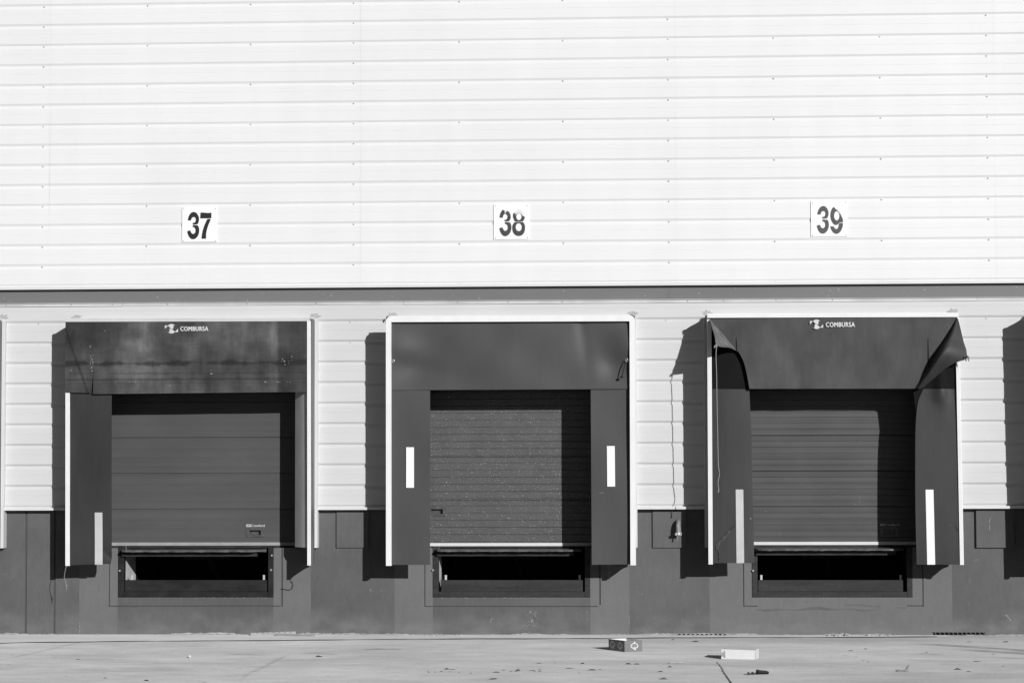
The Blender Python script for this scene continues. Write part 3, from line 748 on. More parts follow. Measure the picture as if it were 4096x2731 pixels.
for j in range(25):
    r = []
    for i in range(7):
        u = i/6; r.append((lerp(pa.x, pb.x, u)+.012*math.sin(math.pi*u), lerp(YF+.03, -.37, u)-.03*math.sin(math.pi*u), lerp(za, zb_, j/24)))
    rows.append(r)
mb.grid(rows); mb.build('side_curtain', 'curtain_pale', o, smooth=True, solid=.006, label='pale side curtain swung into the opening')
mb = MB(); mb.tube([W(266, 2262, YF+.02), W(260, 2285, YF+.02), W(257, 2306, YF+.03), W(262, 2325, YF+.03), W(265, 2342, YF+.03)], .004, 6)
mb.tube([W(265, 2336, YF+.03), W(267, 2345, YF+.03), W(265, 2358, YF+.03)], .007, 6); mb.build('tie_wire', 'rope', o)

# --- shelter 38: newer, white rounded frame, clean grey sheets
d = DOCKS[38]; o = thing('dock_shelter', 'cleaner grey dock shelter 38 with white rounded frame and two short white stripes', 'dock shelter', (d['cx'], 0, d['BL'].z), GRP)
shelter_common(d, o, top_drop=.17, fw=.02)
def rounded_u(T, TRr, B, BRr, wl, wr, wt, rad):
    pts = [B, Vector((B.x+wl, 0, B.z)), Vector((T.x+wl, 0, T.z-wt)), Vector((TRr.x-wr, 0, TRr.z-wt)), Vector((BRr.x-wr, 0, BRr.z)), BRr]
    out = [(p.x, p.z) for p in pts]
    for k in range(9):
        a = math.pi/2*k/8; out.append((TRr.x-rad+rad*math.cos(a), TRr.z-rad+rad*math.sin(a)))
    for k in range(9):
        a = math.pi/2+math.pi/2*k/8; out.append((T.x+rad+rad*math.cos(a), T.z-rad+rad*math.sin(a)))
    return out
mb = MB()
flat_shape(mb, [rounded_u(d['TL'], d['TR'], d['BL'], d['BR'], .073, .075, .086, .085)], YF-.02, .06)
mb.build('front_frame', 'rail_frame', o, bevel=.024)
for pl in ([(1543.5, 1269), (1548, 1265), (1556, 1268), (1547, 1281)], [(2521, 1258), (2529, 1258), (2537, 1268), (2531, 1271)]):
    mb = MB(); mb.hexa([tuple(W(*q, -.178)) for q in pl], .006); mb.build('corner_gap', 'strap', o)
def Y38(u, v):
    e = lambda a, b, s, t: math.exp(-((u-a)/s)**2-((v-b)/t)**2)
    y = YF+.018-.045*(e(0, .42, .10, .28)+e(1, .40, .09, .26))*1.0
    y += .034*e(.10, .75, .10, .22)+.034*e(.93, .62, .06, .22)+.010*math.sin(8*u+1.5*v)*v*(1-v)*4+.006*math.sin(17*u-4*v)*v*(1-v)*4+.004*math.sin(29*u+7*v)*v*(1-v)*3
    y += .020*math.exp(-((v-.55-.9*u)/.16)**2)*math.exp(-(u/.25)**2)
    y += .014*math.exp(-((u-.80-.03*v)/.025)**2)*(1-v)
    return y
mb = MB(); mb.grid(sheet_grid([(1562, 1284), (1563, 1560)], [(2516, 1280), (2520, 1555)], Y38, 90, 30))
hc = mb.build('header_curtain', 'fabric38', o, smooth=True, solid=.006)
for (a, b, c, dd, e, f, s) in ((1560, 1558, 1560, 2259, 1720, 1719.5, 0), (2362, 2364.5, 2364, 2258, 2518, 2522, 1)):
    mb = MB()
    if s == 0: L_, R_ = [(1560, 1536), (1562, 2258.5)], [(1719.5, 1536), (1719.5, 2258)]
    else: L_, R_ = [(2362.5, 1536), (2367, 2258)], [(2518, 1536), (2524, 2256)]
    Ys = lambda u, v, s=s: YF+.036+.008*math.sin(3*v+s+1.5*u)+.004*math.sin(8*v-3*u+s*2)
    mb.grid(sheet_grid(L_, R_, Ys, 6, 30)); cu = mb.build('side_curtain', 'fabric38', o, smooth=True, solid=.006)
    if s == 0: stripe(cu, 1624, 1655.5, 1788, 1950, lambda t: YF+.020, 'stripe_bright')
    else: stripe(cu, 2427.4, 2459, 1783, 1945, lambda t: YF+.020, 'stripe_bright', 2429, 2460.5)
for px in (1572, 2507):
    mb = MB(); p = W(px, 1443 if px < 2000 else 1440, YF-.05); n = 16
    pts = [Vector((p.x+.016*math.cos(2*math.pi*k/n), p.y-.006*math.sin(2*math.pi*k/n), p.z+.016*math.sin(2*math.pi*k/n))) for k in range(n+1)]
    mb.tube(pts, .005, 6); mb.build('ring', 'zinc', hc, smooth=True)
mb = MB(); mb.tube([W(2504, 1446, YF-.055), W(2497, 1468, YF-.07), W(2491, 1490, YF-.075), W(2487, 1506, YF-.075)], .007, 8)
mb.tube([W(2487, 1505, YF-.075), W(2487, 1511, YF-.075)], [.026, .018], 10); mb.build('strap', 'strap', hc)

# --- shelter 39: header corners pulled out, bulging curtains
d = DOCKS[39]; o = thing('dock_shelter', 'worn dock shelter 39 with logo header whose lower corners are pulled out', 'dock shelter', (d['cx'], 0, d['BL'].z), GRP)
shelter_common(d, o)
mb = MB(); rail_strip(mb, W(2829, 1255, YF), W(3833.5, 1251.5, YF), .056, (0, 0, -1), YF-.016, 4); mb.build('front_rail', 'rail', o)
mb = MB(); rail_strip(mb, W(2828.4, 1277, YF), W(2834, 2256, YF), .058, (1, 0, 0), YF); mb.build('front_rail', 'rail', o)
mb = MB(); rail_strip(mb, W(3836.5, 1268, YF), W(3856, 2258, YF), .053, (-1, 0, 0), YF); mb.build('front_rail', 'rail', o)
foldL = [(2842, 1276), (2859, 1300), (2901, 1347), (2937, 1393), (2955, 1410), (2976, 1452), (2990, 1512), (2997, 1555)]
foldR = [(3827, 1269), (3810, 1309), (3780, 1359), (3750, 1407), (3714, 1467), (3695, 1497), (3681, 1518), (3660, 1554)]
def Yh39(u, v): return YF-.020-.010*math.sin(6*u+.5)*v-.006*math.sin(15*u+2*v)*v+.012*math.exp(-((u-.86)/.05)**2)*v+.016*math.exp(-((u-.22-.1*v)/.05)**2)*v
nl, nr = smoothline(foldL, 29), smoothline(foldR, 29)
mb = MB(); mb.grid(sheet_grid(nl, nr, Yh39, 44, 28))
hc = mb.build('header_curtain', 'fabric39', o, smooth=True, solid=.006)
mb = MB(); logo(mb, 3150-9.7, 1250+2.2, 0, 3303, 1288, 3420, 1308.2, YF-.050); mb.build('lettering', 'lettering', hc)
for (px, y0, y1) in ((2945, 1350, 1404), (3712, 1352, 1466)):
    mb = MB(); A, B = W(px, y0, YF), W(px+1, y1, YF); mb.hexa([(A.x-.001, YF-.04, A.z), (A.x+.002, YF-.04, A.z), (B.x+.006, YF-.04, B.z), (B.x-.004, YF-.04, B.z)], .004)
    mb.build('slit', 'slot', hc)
def flap(rows_px, nsub, m, name='corner_flap'):
    """lofted cloth through rows of (px, py, Y)"""
    dense = [smoothline(list(r), nsub) for r in rows_px]
    cols = [smoothline([dense[i][j] for i in range(len(dense))], nsub) for j in range(nsub)]
    mb = MB(); mb.grid([[W(*q) for q in col] for col in cols])
    return mb.build(name, m, hc, smooth=True, solid=.006)
flap([[(2842, 1276, -.672), (2859, 1300, -.672), (2901, 1347, -.672), (2930, 1383, -.672), (2949, 1405, -.672)],
      [(2842, 1277, -.69), (2855, 1310, -.74), (2880, 1352, -.80), (2905, 1380, -.82), (2932, 1395, -.75)],
      [(2841, 1279, -.71), (2851, 1318, -.86), (2861, 1352, -1.0), (2867, 1383, -1.10), (2912, 1388, -.95)]], 9, 'flap_back')
flap([[(3827, 1269, -.672), (3810, 1309, -.672), (3780, 1359, -.672), (3750, 1407, -.672), (3712, 1468, -.672), (3660, 1554, -.672)],
      [(3829, 1272, -.69), (3815, 1311, -.76), (3793, 1360, -.84), (3767, 1408, -.92), (3730, 1466, -.86), (3672, 1554, -.70)],
      [(3831, 1275, -.69), (3824, 1311, -.77), (3812, 1360, -.85), (3797, 1408, -.93), (3745, 1466, -.88), (3684, 1552, -.70)],
      [(3833, 1279, -.68), (3841, 1311, -.74), (3853, 1362, -.80), (3867, 1430, -.84), (3800, 1460, -.85), (3694, 1548, -.70)]], 13, 'fabric39')
mb = MB(); gp = [W(*q, YF+.055) for q in ((3650, 1490), (3700, 1440), (3716, 1452), (3708, 1500), (3700, 1553), (3690, 1585), (3682, 1620), (3674, 1690), (3668, 1690), (3658, 1600), (3652, 1554))]  # dark cloth added behind the curtain to stop sun leaking onto the door
mb.hexa([tuple(q) for q in gp], .004); mb.build('sun_block_cloth', 'curtain_dark', hc)
mb = MB(); rs = random.Random(5)                       # frayed cord at the flap's tip
for k in range(9):
    p = W(3857+rs.uniform(-8, 12), 1433+rs.uniform(-4, 4), -.86)
    mb.tube([p, p+Vector((rs.uniform(.0, .03), rs.uniform(-.02, .0), rs.uniform(-.03, .03))), p+Vector((rs.uniform(.01, .05), -.01, rs.uniform(-.04, .05)))], .004, 5)
mb.build('frayed_cord', 'strap', hc)
ze = 1555
Yl39 = lambda u, v: YF+.032+.010*math.sin(4*v+2*u)+.03*u*u
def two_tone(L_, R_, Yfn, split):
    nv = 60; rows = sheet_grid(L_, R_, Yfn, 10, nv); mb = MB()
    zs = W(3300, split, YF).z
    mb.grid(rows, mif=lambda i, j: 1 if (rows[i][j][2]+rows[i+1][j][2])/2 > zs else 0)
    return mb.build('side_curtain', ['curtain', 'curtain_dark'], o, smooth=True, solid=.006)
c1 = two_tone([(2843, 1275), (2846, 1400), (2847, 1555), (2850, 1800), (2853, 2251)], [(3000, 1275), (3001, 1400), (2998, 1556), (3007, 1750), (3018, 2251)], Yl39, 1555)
stripe(c1, 2943, 2973.5, 1957, 2251, lambda t: YF+.026, 'stripe', 2946.5, 2977)
rr = smoothline([(3640, 1275), (3700, 1480), (3696, 1548), (3679, 1590), (3670, 1629), (3664, 1700), (3662, 1800), (3662.5, 2030), (3667.5, 2257)], 60)
Yr39 = lambda u, v: YF+.034-.03*math.exp(-((u-.40-.5*v)/.16)**2)*math.exp(-((v-.30)/.16)**2)*1.6+.012*math.sin(5*v)
def dense_line(pts): return pts
zl_ = [(3824, lerp(1275, 2257, k/59)) for k in range(60)]
zl_ = [(lerp(3822, 3838, (rr[k][1]-1275)/982), rr[k][1]) for k in range(60)]
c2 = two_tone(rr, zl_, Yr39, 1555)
stripe(c2, 3703, 3734.5, 1957.5, 2257, lambda t: YF+.022, 'stripe_bright', 3709.7, 3741.4)
plain_shelter(36, 'dock shelter of which only the pale right wall frame shows at the left picture edge')
plain_shelter(40, 'dock shelter beyond the right picture edge, seen by its tall shadow')

# scuffs on the curtains of shelter 39
def scuff(parent, pts, Y, m, name='scuff_mark'):
    mb = MB(); mb.poly([W(px, py, Y) for px, py in pts]); return mb.build(name, m, parent, solid=.001)
scuff(c1, [(2862, 2180), (2868, 2172), (2905, 2132), (2943, 2092), (2944, 2098), (2912, 2140), (2884, 2172), (2874, 2192), (2866, 2200)], YF+.008, 'faint')
scuff(c1, [(2872, 2196), (2876, 2195), (2879, 2245), (2876, 2245)], YF+.008, 'faint')
scuff(c1, [(2998, 2073), (3006, 2071), (3005, 2075), (2999, 2076)], YF+.026, 'scuffm')
scuff(c2, [(3822, 2098), (3828, 2092), (3834, 2112), (3838, 2126), (3832, 2122)], YF+.008, 'faint')
# chipped paint and scratches on the concrete base
rs = random.Random(8)
def chips(cx, cy, sx, sy, n, a0, a1, m='chip', tilt=0.0):
    mb = MB()
    for k in range(n):
        t = rs.gauss(0, 1); px, py = cx+t*sx*tilt+rs.gauss(0, sx*(1-abs(tilt))), cy+t*sy+rs.gauss(0, sy*.2)
        p = W(px, py, -.0015); a, b = rs.uniform(a0, a1)*.5, rs.uniform(a0, a1)
        mb.poly([(p.x+a*math.cos(q), p.y, p.z+b*math.sin(q)) for q in (0.2, 1.4, 2.5, 3.6, 4.5, 5.6)])
    mb.build('paint_chip', m, BLD)
chips(2128, 2468, 9, 18, 26, .004, .020); chips(2140, 2462, 2, 8, 8, .006, .02); chips(1969, 2478, 6, 8, 7, .004, .016); chips(2120, 2496, 14, 4, 16, .004, .012)
chips(900, 2389, 110, 1, 34, .004, .010); chips(2000, 2390, 150, 1, 30, .004, .011); chips(3330, 2392, 170, 1.2, 14, .005, .013)
chips(318, 2515, 1, 12, 8, .004, .010); chips(50, 2300, 12, 8, 9, .003, .009); chips(2350, 2480, 1.5, 26, 14, .003, .009); chips(2518, 2480, 1, 18, 9, .003, .010)
for pl in ([(3955, 2090), (3960, 2070), (3962, 2066), (3961, 2076), (3957, 2092)], [(3957, 2100), (3960, 2098), (3959, 2122), (3957, 2124)], [(3966, 2064), (3969, 2060), (3967, 2072)], [(4022, 2458), (4026, 2456), (4046, 2480), (4043, 2482)],
           [(3872, 2318), (3880, 2308), (3886, 2322), (3880, 2336), (3874, 2330)], [(3892, 2243), (3908, 2232), (3918, 2236), (3914, 2242), (3898, 2246)], [(3872, 2410), (3878, 2402), (3876, 2424), (3872, 2420)], [(2560, 2375), (2572, 2368), (2568, 2380)]):
    mb = MB(); mb.poly([W(px, py, -.0465 if py < 2185 and px > 3900 else -.0015) for px, py in pl]); mb.build('scratch', 'wall_rub' if pl[0][1] > 2200 and pl[0][1] < 2440 else 'chip', BLD)
def crackline(pts, wd=.003):
    mb = MB(); rows = []
    for px, py in smoothline(pts, 30):
        p = W(px, py+rs.uniform(-.8, .8), -.0015); rows.append([(p.x, p.y, p.z-wd), (p.x, p.y, p.z+wd)])
    mb.grid(rows); mb.build('wall_crack', 'groove', BLD)
crackline([(3375, 2417), (3400, 2419), (3430, 2418), (3455, 2421), (3490, 2423)]); crackline([(3495, 2422), (3510, 2424), (3520, 2430)]); crackline([(3590, 2429), (3612, 2430), (3622, 2434)])
mb = MB(); rows = []
for i in range(60):                                    # dark smudge of filler under the cracked sill
    u = i/59; px = lerp(3020, 3520, u); py = 2436+3*math.sin(u*9)+2*math.sin(u*23); h = (4+2.5*math.sin(u*14+1))*min(1, u*9, (1-u)*5)
    a, b = W(px, py-h, -.001), W(px, py+h, -.001); rows.append([tuple(a), tuple(b)])
mb.grid(rows); mb.build('filler_smudge', 'paint', BLD)
crackline([(440, 2424), (490, 2424), (550, 2428)], .002)
# rope dangling from the pulled-out left corner of header 39
mb = MB(); pr = [(2866, 1384, -1.09), (2865, 1400, -1.1), (2864, 1430, -1.1), (2866.5, 1500, -1.1), (2868, 1600, -1.1), (2870, 1700, -1.1), (2872, 1800, -1.1), (2873.5, 1860, -1.1), (2878, 1892, -1.1), (2874, 1915, -1.1), (2872, 1935, -1.1), (2875, 1952, -1.1)]
pts = [W(*q) for q in smoothline(pr, 50)]; b0 = pts[-1]
mb.tube(pts, .0055, 6)
for k in range(5): mb.tube([pts[0]+Vector((.0, 0, 0)), pts[0]+Vector((random.uniform(-.03, .02), -.01, random.uniform(-.02, .03))), pts[0]+Vector((random.uniform(-.035, .03), -.012, random.uniform(-.03, .02)))], .006, 5)
mb.tube([pts[-1], pts[-1]+Vector((-.004, 0, -.04)), pts[-1]+Vector((-.012, 0, -.06))], [.006, .009, .004], 6)
tag(mb.build('rope', 'rope', None, tuple(b0)), 'thin pale rope dangling from the pulled-out header corner of shelter 39', 'rope')
# cords by shelter 37
mb = MB(); pts = [W(*q) for q in smoothline([(1162, 2320, -.02), (1172, 2335, -.03), (1168, 2352, -.03), (1155, 2358, -.02), (1140, 2356, -.012), (1124, 2354, -.012)], 24)]
mb.tube(pts, .004, 6); tag(mb.build('cord', 'strap', None, tuple(pts[-1])), 'short black cord curling out of the lighter wall right of leveller 37', 'cord')

# elbow pipe and hose clamp on the wall left of shelter 39
pe = W(2712, 2100, -.10); o = thing('elbow_pipe', 'grey plastic elbow pipe with shiny clamp sticking out of the wall beside shelter 39', 'pipe', (pe.x, 0, pe.z))
xq = W(2713, 2090, -.12).x; z1 = W(2713, 2088, -.12).z; z2 = W(2713, 2128, -.12).z
mb = MB(); pts = [Vector((xq, .0, z1+.01)), Vector((xq, -.06, z1+.008))]+[Vector((xq, -.07-.075*math.sin(a), z1+.008-.07*(1-math.cos(a)))) for a in (0.3, .7, 1.1, 1.57)]+[Vector((xq, -.145, z2))]
mb.tube(pts, .031, 14); mb.build('elbow', 'pvc', o, smooth=True)
mb = MB(); mb.tube([(xq, -.145, lerp(z1, z2, .45)), (xq, -.145, lerp(z1, z2, 1.0))], .035, 14); mb.build('sleeve', 'pvc', o, smooth=False)
mb = MB(); mb.tube([(xq, -.145, z2-.035), (xq, -.145, z2)], .037, 14); mb.box(xq+.02, xq+.045, -.18, -.15, z2-.04, z2); mb.box(xq-.045, xq-.02, -.18, -.15, z2-.04, z2-.008)
mb.build('clamp', 'zinc', o)
mb = MB(); mb.tube([(xq-.012, -.145, z2-.03), (xq-.014, -.14, z2-.10)], .008, 6); mb.build('drain_tail', 'pvc', o)

# ------------------------------------------------------------------ number signs
D3a = [(510, 728), (514, 690), (520, 660), (530, 625), (545, 590), (560, 562), (580, 535), (600, 514), (625, 498), (648, 488), (675, 485), (700, 487), (725, 495), (748, 510), (770, 530), (788, 555), (805, 585), (818, 612), (825, 640), (830, 690), (825, 745), (818, 775), (805, 805), (793, 825), (780, 838), (740, 843), (700, 845), (652, 848), (650, 795), (690, 793), (708, 784), (720, 770), (732, 745), (738, 720), (735, 675), (727, 655), (715, 640), (698, 632), (680, 630), (660, 634), (645, 642), (630, 655), (620, 670), (608, 697), (600, 728)]
D3b = [(652, 862), (720, 862), (780, 864), (795, 875), (808, 890), (820, 913), (828, 940), (834, 975), (836, 1010), (834, 1040), (830, 1070), (822, 1105), (810, 1140), (793, 1173), (770, 1205), (746, 1229), (720, 1248), (690, 1259), (655, 1262), (625, 1258), (600, 1248), (577, 1229), (555, 1205), (533, 1170), (515, 1130), (500, 1083), (490, 1040), (530, 1015), (585, 1015), (593, 1040), (605, 1065), (616, 1086), (630, 1100), (645, 1108), (660, 1110), (680, 1106), (695, 1098), (711, 1081), (722, 1060), (728, 1035), (730, 1010), (728, 987), (722, 965), (713, 945), (700, 930), (688, 922), (675, 918), (650, 915)]
D7 = [[(872, 503), (960, 503), (1060, 514), (1120, 512), (1185, 508), (1178, 668), (862, 668)],
      [(1062, 692), (1100, 684), (1150, 690), (1163, 706), (1140, 755), (1120, 800), (1098, 850), (1080, 905), (1063, 957), (1050, 1010), (1038, 1070), (1031, 1130), (1028, 1247), (900, 1247), (906, 1180), (915, 1110), (928, 1045), (945, 980), (966, 913), (990, 850), (1022, 775)]]
def off(pl, dx, dy): return [(x+dx, y+dy) for x, y in pl]
def ell(cx, cy, rx, ry, n=28, a0=0, a1=2*math.pi): return [(cx+rx*math.cos(a0+(a1-a0)*k/n), cy+ry*math.sin(a0+(a1-a0)*k/n)) for k in range(n + (0 if abs(a1-a0-2*math.pi) < 1e-6 else 1))]
sgn = {37: dict(o=(680, 780), plate=(342, 340, 1345, 1345), m='digit37', d=[[D3a], [D3b]], e=[[D7[0]], [D7[1]]], sc=[(392, 386), (1298, 386), (386, 1308), (1295, 1303)]),
       38: dict(o=(1920, 780), plate=(390, 258, 1408, 1270), m='digit38',
                d=[[[(556, 650), (562, 600), (572, 550), (590, 505), (618, 455), (650, 420), (672, 436), (700, 445), (706, 480), (703, 520), (710, 545), (690, 552), (672, 575), (658, 610), (650, 650)]],
                   [[(722, 522), (745, 490), (770, 448), (800, 470), (830, 482), (850, 520), (868, 555), (878, 610), (876, 660), (862, 705), (845, 735), (830, 748), (770, 756), (706, 758), (697, 710), (735, 706), (765, 685), (782, 645), (782, 605), (768, 570), (745, 550), (718, 545)]],
                   [off(D3b, 61, -86)]],
                e=[[[(950, 520), (985, 522), (1018, 524), (1010, 560), (1004, 575), (1030, 558), (1045, 540), (1075, 522), (1110, 516), (1150, 530), (1180, 562), (1205, 590), (1222, 606), (1248, 606), (1280, 622), (1276, 660), (1262, 700), (1245, 728), (1225, 752), (1170, 760), (1110, 764), (1050, 760), (996, 755), (972, 715), (952, 670), (940, 620), (942, 560)], ell(1110, 620, 74, 97)],
                   [[(996, 774), (1050, 772), (1110, 776), (1170, 772), (1225, 774), (1252, 800), (1272, 840), (1284, 890), (1287, 950), (1280, 1010), (1262, 1065), (1235, 1112), (1195, 1148), (1150, 1166), (1105, 1171), (1055, 1165), (1010, 1145), (970, 1108), (942, 1060), (925, 1005), (918, 940), (924, 880), (940, 835), (965, 800)], ell(1106, 920, 86, 113)]],
                res=[[(980, 505), (1005, 465), (1035, 435), (1070, 420), (1110, 415), (1155, 424), (1195, 445), (1228, 485), (1250, 530), (1262, 580), (1244, 604), (1218, 600), (1190, 565), (1160, 532), (1112, 512), (1065, 520), (1030, 548), (1022, 522)], [(702, 440), (752, 438), (768, 452), (740, 495), (718, 525), (706, 500)]],
                sc=[(436, 320), (1346, 302), (445, 1224), (1350, 1218)]),
       39: dict(o=(3190, 770), plate=(386, 240, 1418, 1262), m='digit39', d=[[off(D3a, 56, -98)], [off(D3b, 60, -88)]],
                e=[[[(1030, 412), (1075, 455), (1120, 500), (1160, 548), (1200, 600), (1235, 645), (1262, 692), (1284, 740), (1298, 790), (1297, 850), (1250, 852), (1210, 862), (1170, 890), (1150, 910), (1125, 925), (1085, 931), (1055, 922), (1025, 900), (990, 850), (966, 800), (950, 752), (938, 690), (938, 630), (946, 565), (962, 510), (985, 462)], ell(1120, 668, 76, 130)],
                   [[(1178, 892), (1200, 880), (1240, 872), (1297, 874), (1294, 930), (1284, 985), (1262, 1045), (1235, 1098), (1200, 1142), (1160, 1170), (1105, 1181), (1060, 1170), (1015, 1138), (975, 1085), (948, 1025), (930, 968), (1040, 968), (1050, 1000), (1066, 1026), (1105, 1047), (1142, 1028), (1163, 990), (1175, 945)]]],
                res=[[(1130, 478), (1165, 492), (1205, 528), (1240, 575), (1262, 630), (1255, 660), (1225, 630), (1180, 568), (1140, 515)]],
                sc=[(428, 312), (1366, 282), (431, 1222), (1382, 1210)])}
lab = {37: 'white square sign with black number 37 above the left shelter', 38: 'white square sign with peeling number 38 above the middle shelter', 39: 'white square sign with torn number 39 above the right shelter'}
for n, s in sgn.items():
    Yp = YC-.014; K = 7.127
    def q(p, s=s, Yp=Yp): v = W(s['o'][0]+p[0]/K, s['o'][1]+p[1]/K, Yp); return (v.x, v.z)
    x0, y0, x1, y1 = s['plate']; a, b = q((x0, y1)), q((x1, y0))
    o = thing('number_sign', lab[n], 'sign', ((a[0]+b[0])/2, Yp, a[1]), 'dock number signs')
    mb = MB(); mb.hexa([(a[0], Yp, a[1]), (b[0], Yp, a[1]), (b[0], Yp, b[1]), (a[0], Yp, b[1])], .004); mb.build('plate', 'plate', o, bevel=.001)
    for key in ('d', 'e'):
        mb = MB()
        for pl in s[key]: flat_shape(mb, [[q(p) for p in k] for k in pl], Yp-.003, .003)
        mb.build('digit', s['m'], o)
    if 'res' in s:
        mb = MB()
        for pl in s['res']: flat_shape(mb, [[q(p) for p in pl]], Yp-.002, .002)
        mb.build('film_residue', 'residue', o)
    for p in s['sc']:
        v = q(p); mb = MB(); mb.dome((v[0], Yp, v[1]), .008, .004); mb.build('screw', 'screwm', o)

# ------------------------------------------------------------------ things on the yard
def frame_at(p, ang): return Matrix.Translation(p) @ Matrix.Rotation(ang, 4, 'Z')
# printed carton, open at the top
p1 = G(2498.5, 2606.3); p0 = G(2434.5, 2598.4); p2 = G(2569.5, 2604)
eu = (p0-p1); ev = (p2-p1); hgt = 0.142
la, lb = eu.length, ev.length; eu = eu.normalized(); ev = ev.normalized()
o = thing('cardboard_carton', 'open printed carton with oval emblems standing on the yard right of leveller 38', 'carton', tuple(p1), 'cartons on the yard')
t = .006; mb = MB()
P = [p1, p1+ev*lb, p1+ev*lb+eu*la, p1+eu*la]; up = Vector((0, 0, 1))
ctr = sum(P, Vector())/4
def inset(q, f=.03): return q+(ctr-q)*f
for i in range(4):
    a, b = P[i], P[(i+1) % 4]; ai, bi = inset(a), inset(b)
    ha = hgt; 
    mb.face(mb.vs([a, b, b+up*ha, a+up*ha]), 0); mb.face(mb.vs([bi, ai, ai+up*ha, bi+up*ha]), 1); mb.face(mb.vs([a+up*ha, b+up*ha, bi+up*ha, ai+up*ha]), 1)
mb.face(mb.vs([q+up*.004 for q in P]), 1)
mb.build('carton_body', ['carton', 'carton_in'], o)
def emblem(org, ax, nrm, cx, cz, rw, rh):
    mb = MB()
    def pl(u, v, e=0): return org+ax*(cx+u)+up*(cz+v)+nrm*(.0015+e)
    n = 28
    for k in range(n):
        a, b = 2*math.pi*k/n, 2*math.pi*(k+1)/n
        mb.poly([pl(rw*math.cos(a), rh*math.sin(a)), pl(rw*math.cos(b), rh*math.sin(b)), pl(rw*.82*math.cos(b), rh*.78*math.sin(b)), pl(rw*.82*math.cos(a), rh*.78*math.sin(a))])
    text_shape(mb, 'Martinez', 0, 1, 0, 1, 0, .0003, bold=.03, shear=.35, place=lambda u, v, e: pl(lerp(-rw*.68, rw*.68, u), lerp(-rh*.25, rh*.45, v)))
    mb.poly([pl(-rw*.5, -rh*.42), pl(rw*.5, -rh*.42), pl(rw*.45, -rh*.55), pl(-rw*.45, -rh*.55)])
    for s0, s1 in ((-.22, -.05), (.02, .18)): mb.poly([pl(rw*s0, rh*.95), pl(rw*s1, rh*.95), pl(rw*(s1+.12), rh*1.5), pl(rw*(s0+.14), rh*1.45)])
    for s0, s1 in ((-.25, -.02), (.10, .35)): mb.poly([pl(rw*s0, -rh*.92), pl(rw*s1, -rh*.92), pl(rw*(s1+.05), -rh*1.55), pl(rw*(s0+.10), -rh*1.4)])
    mb.build('emblem', 'logo', o)
nr_ = Vector((ev.y, -ev.x, 0)); nr_ = nr_ if nr_.y < 0 else -nr_
nl_ = Vector((eu.y, -eu.x, 0)); nl_ = nl_ if nl_.y < 0 else -nl_
emblem(p1, ev, nr_, lb*.55, hgt*.52, lb*.215, hgt*.25)
emblem(p1, eu, nl_, la*.28, hgt*.50, -la*.155, hgt*.24); emblem(p1, eu, nl_, la*.76, hgt*.52, -la*.155, hgt*.24)
# long white box lying on its side
a, b = G(2884, 2635), G(3020, 2637.5); o = thing('white_box', 'long white cardboard box lying with torn right flap, right of the printed carton', 'carton', tuple(a), 'cartons on the yard')
dd = (b-a); L_ = dd.length; dd.normalize(); nb = Vector((-dd.y, dd.x, 0)); H_ = .118; Dp = .30
mb = MB(); q = [a, a+dd*L_, a+dd*L_+nb*Dp, a+nb*Dp]
sk = Vector((-.01, 0, 0)); top = [v+up*(H_+(.004 if i in (0, 3) else -.004)) for i, v in enumerate(q)]
ids = mb.vs(q+top)
for f in ((0, 1, 5, 4), (1, 2, 6, 5), (2, 3, 7, 6), (3, 0, 4, 7), (4, 5, 6, 7), (0, 3, 2, 1)): mb.face([ids[k] for k in f])
mb.build('box_body', 'carton_in', o, bevel=.006)
mb = MB(); f0 = a+dd*(L_+.001); tp = [f0+up*.0, f0+dd*.01+up*.03-nb*.004, f0+dd*.035+up*.05-nb*.006, f0+dd*.022+up*.07-nb*.006, f0+dd*.05+up*(H_-.002)-nb*.01, f0+up*H_]
mb.hexa([tuple(v) for v in tp], .006); mb.build('end_flap', 'carton_in', o)
mb = MB(); f1 = a-nb*.002+dd*.004
for (u0, u1, z0, z1) in ((.0, .03, .03, .085), (.03, .052, .015, .105)):
    mb.poly([f1+dd*u0+up*z0, f1+dd*u1+up*(z0+.005), f1+dd*(u1-.004)+up*z1, f1+dd*u0+up*(z1-.005)])
mb.build('tape', 'sealant', o, solid=.002)
# dirt swept against the foot of the wall
mb = MB(); rs = random.Random(21); rows = []; n = 900
hv = [rs.random() for _ in range(n+1)]
for i in range(n+1):
    x = lerp(-11.5, 10.5, i/n); h = max(.002, .012+.016*math.sin(x*1.9)*math.sin(x*.83+1)+.010*math.sin(x*7.3)*math.sin(x*3.1)+.012*(hv[i]-.5)); wd = .05+.05*hv[(i*7) % n]+.05*abs(math.sin(x*2.2))
    rows.append([(x, .0, h), (x, -.02, h*.8), (x, -.02-wd*.5, h*.3+.004), (x, -.02-wd, .001)])
mb.grid(rows); tag(mb.build('dirt', 'dirt'), None, None, None, 'stuff')
# rolled white paper
A, B = G(2678, 2652), G(2736, 2651); mb = MB(); mb.tube([A+up*.010, A.lerp(B, .5)+up*.011, B+up*.010], [.011, .0105, .009], 10)
tag(mb.build('paper_roll', 'scrap', None, tuple(A), smooth=False), 'thin white paper tube lying in front of the two cartons', 'litter')
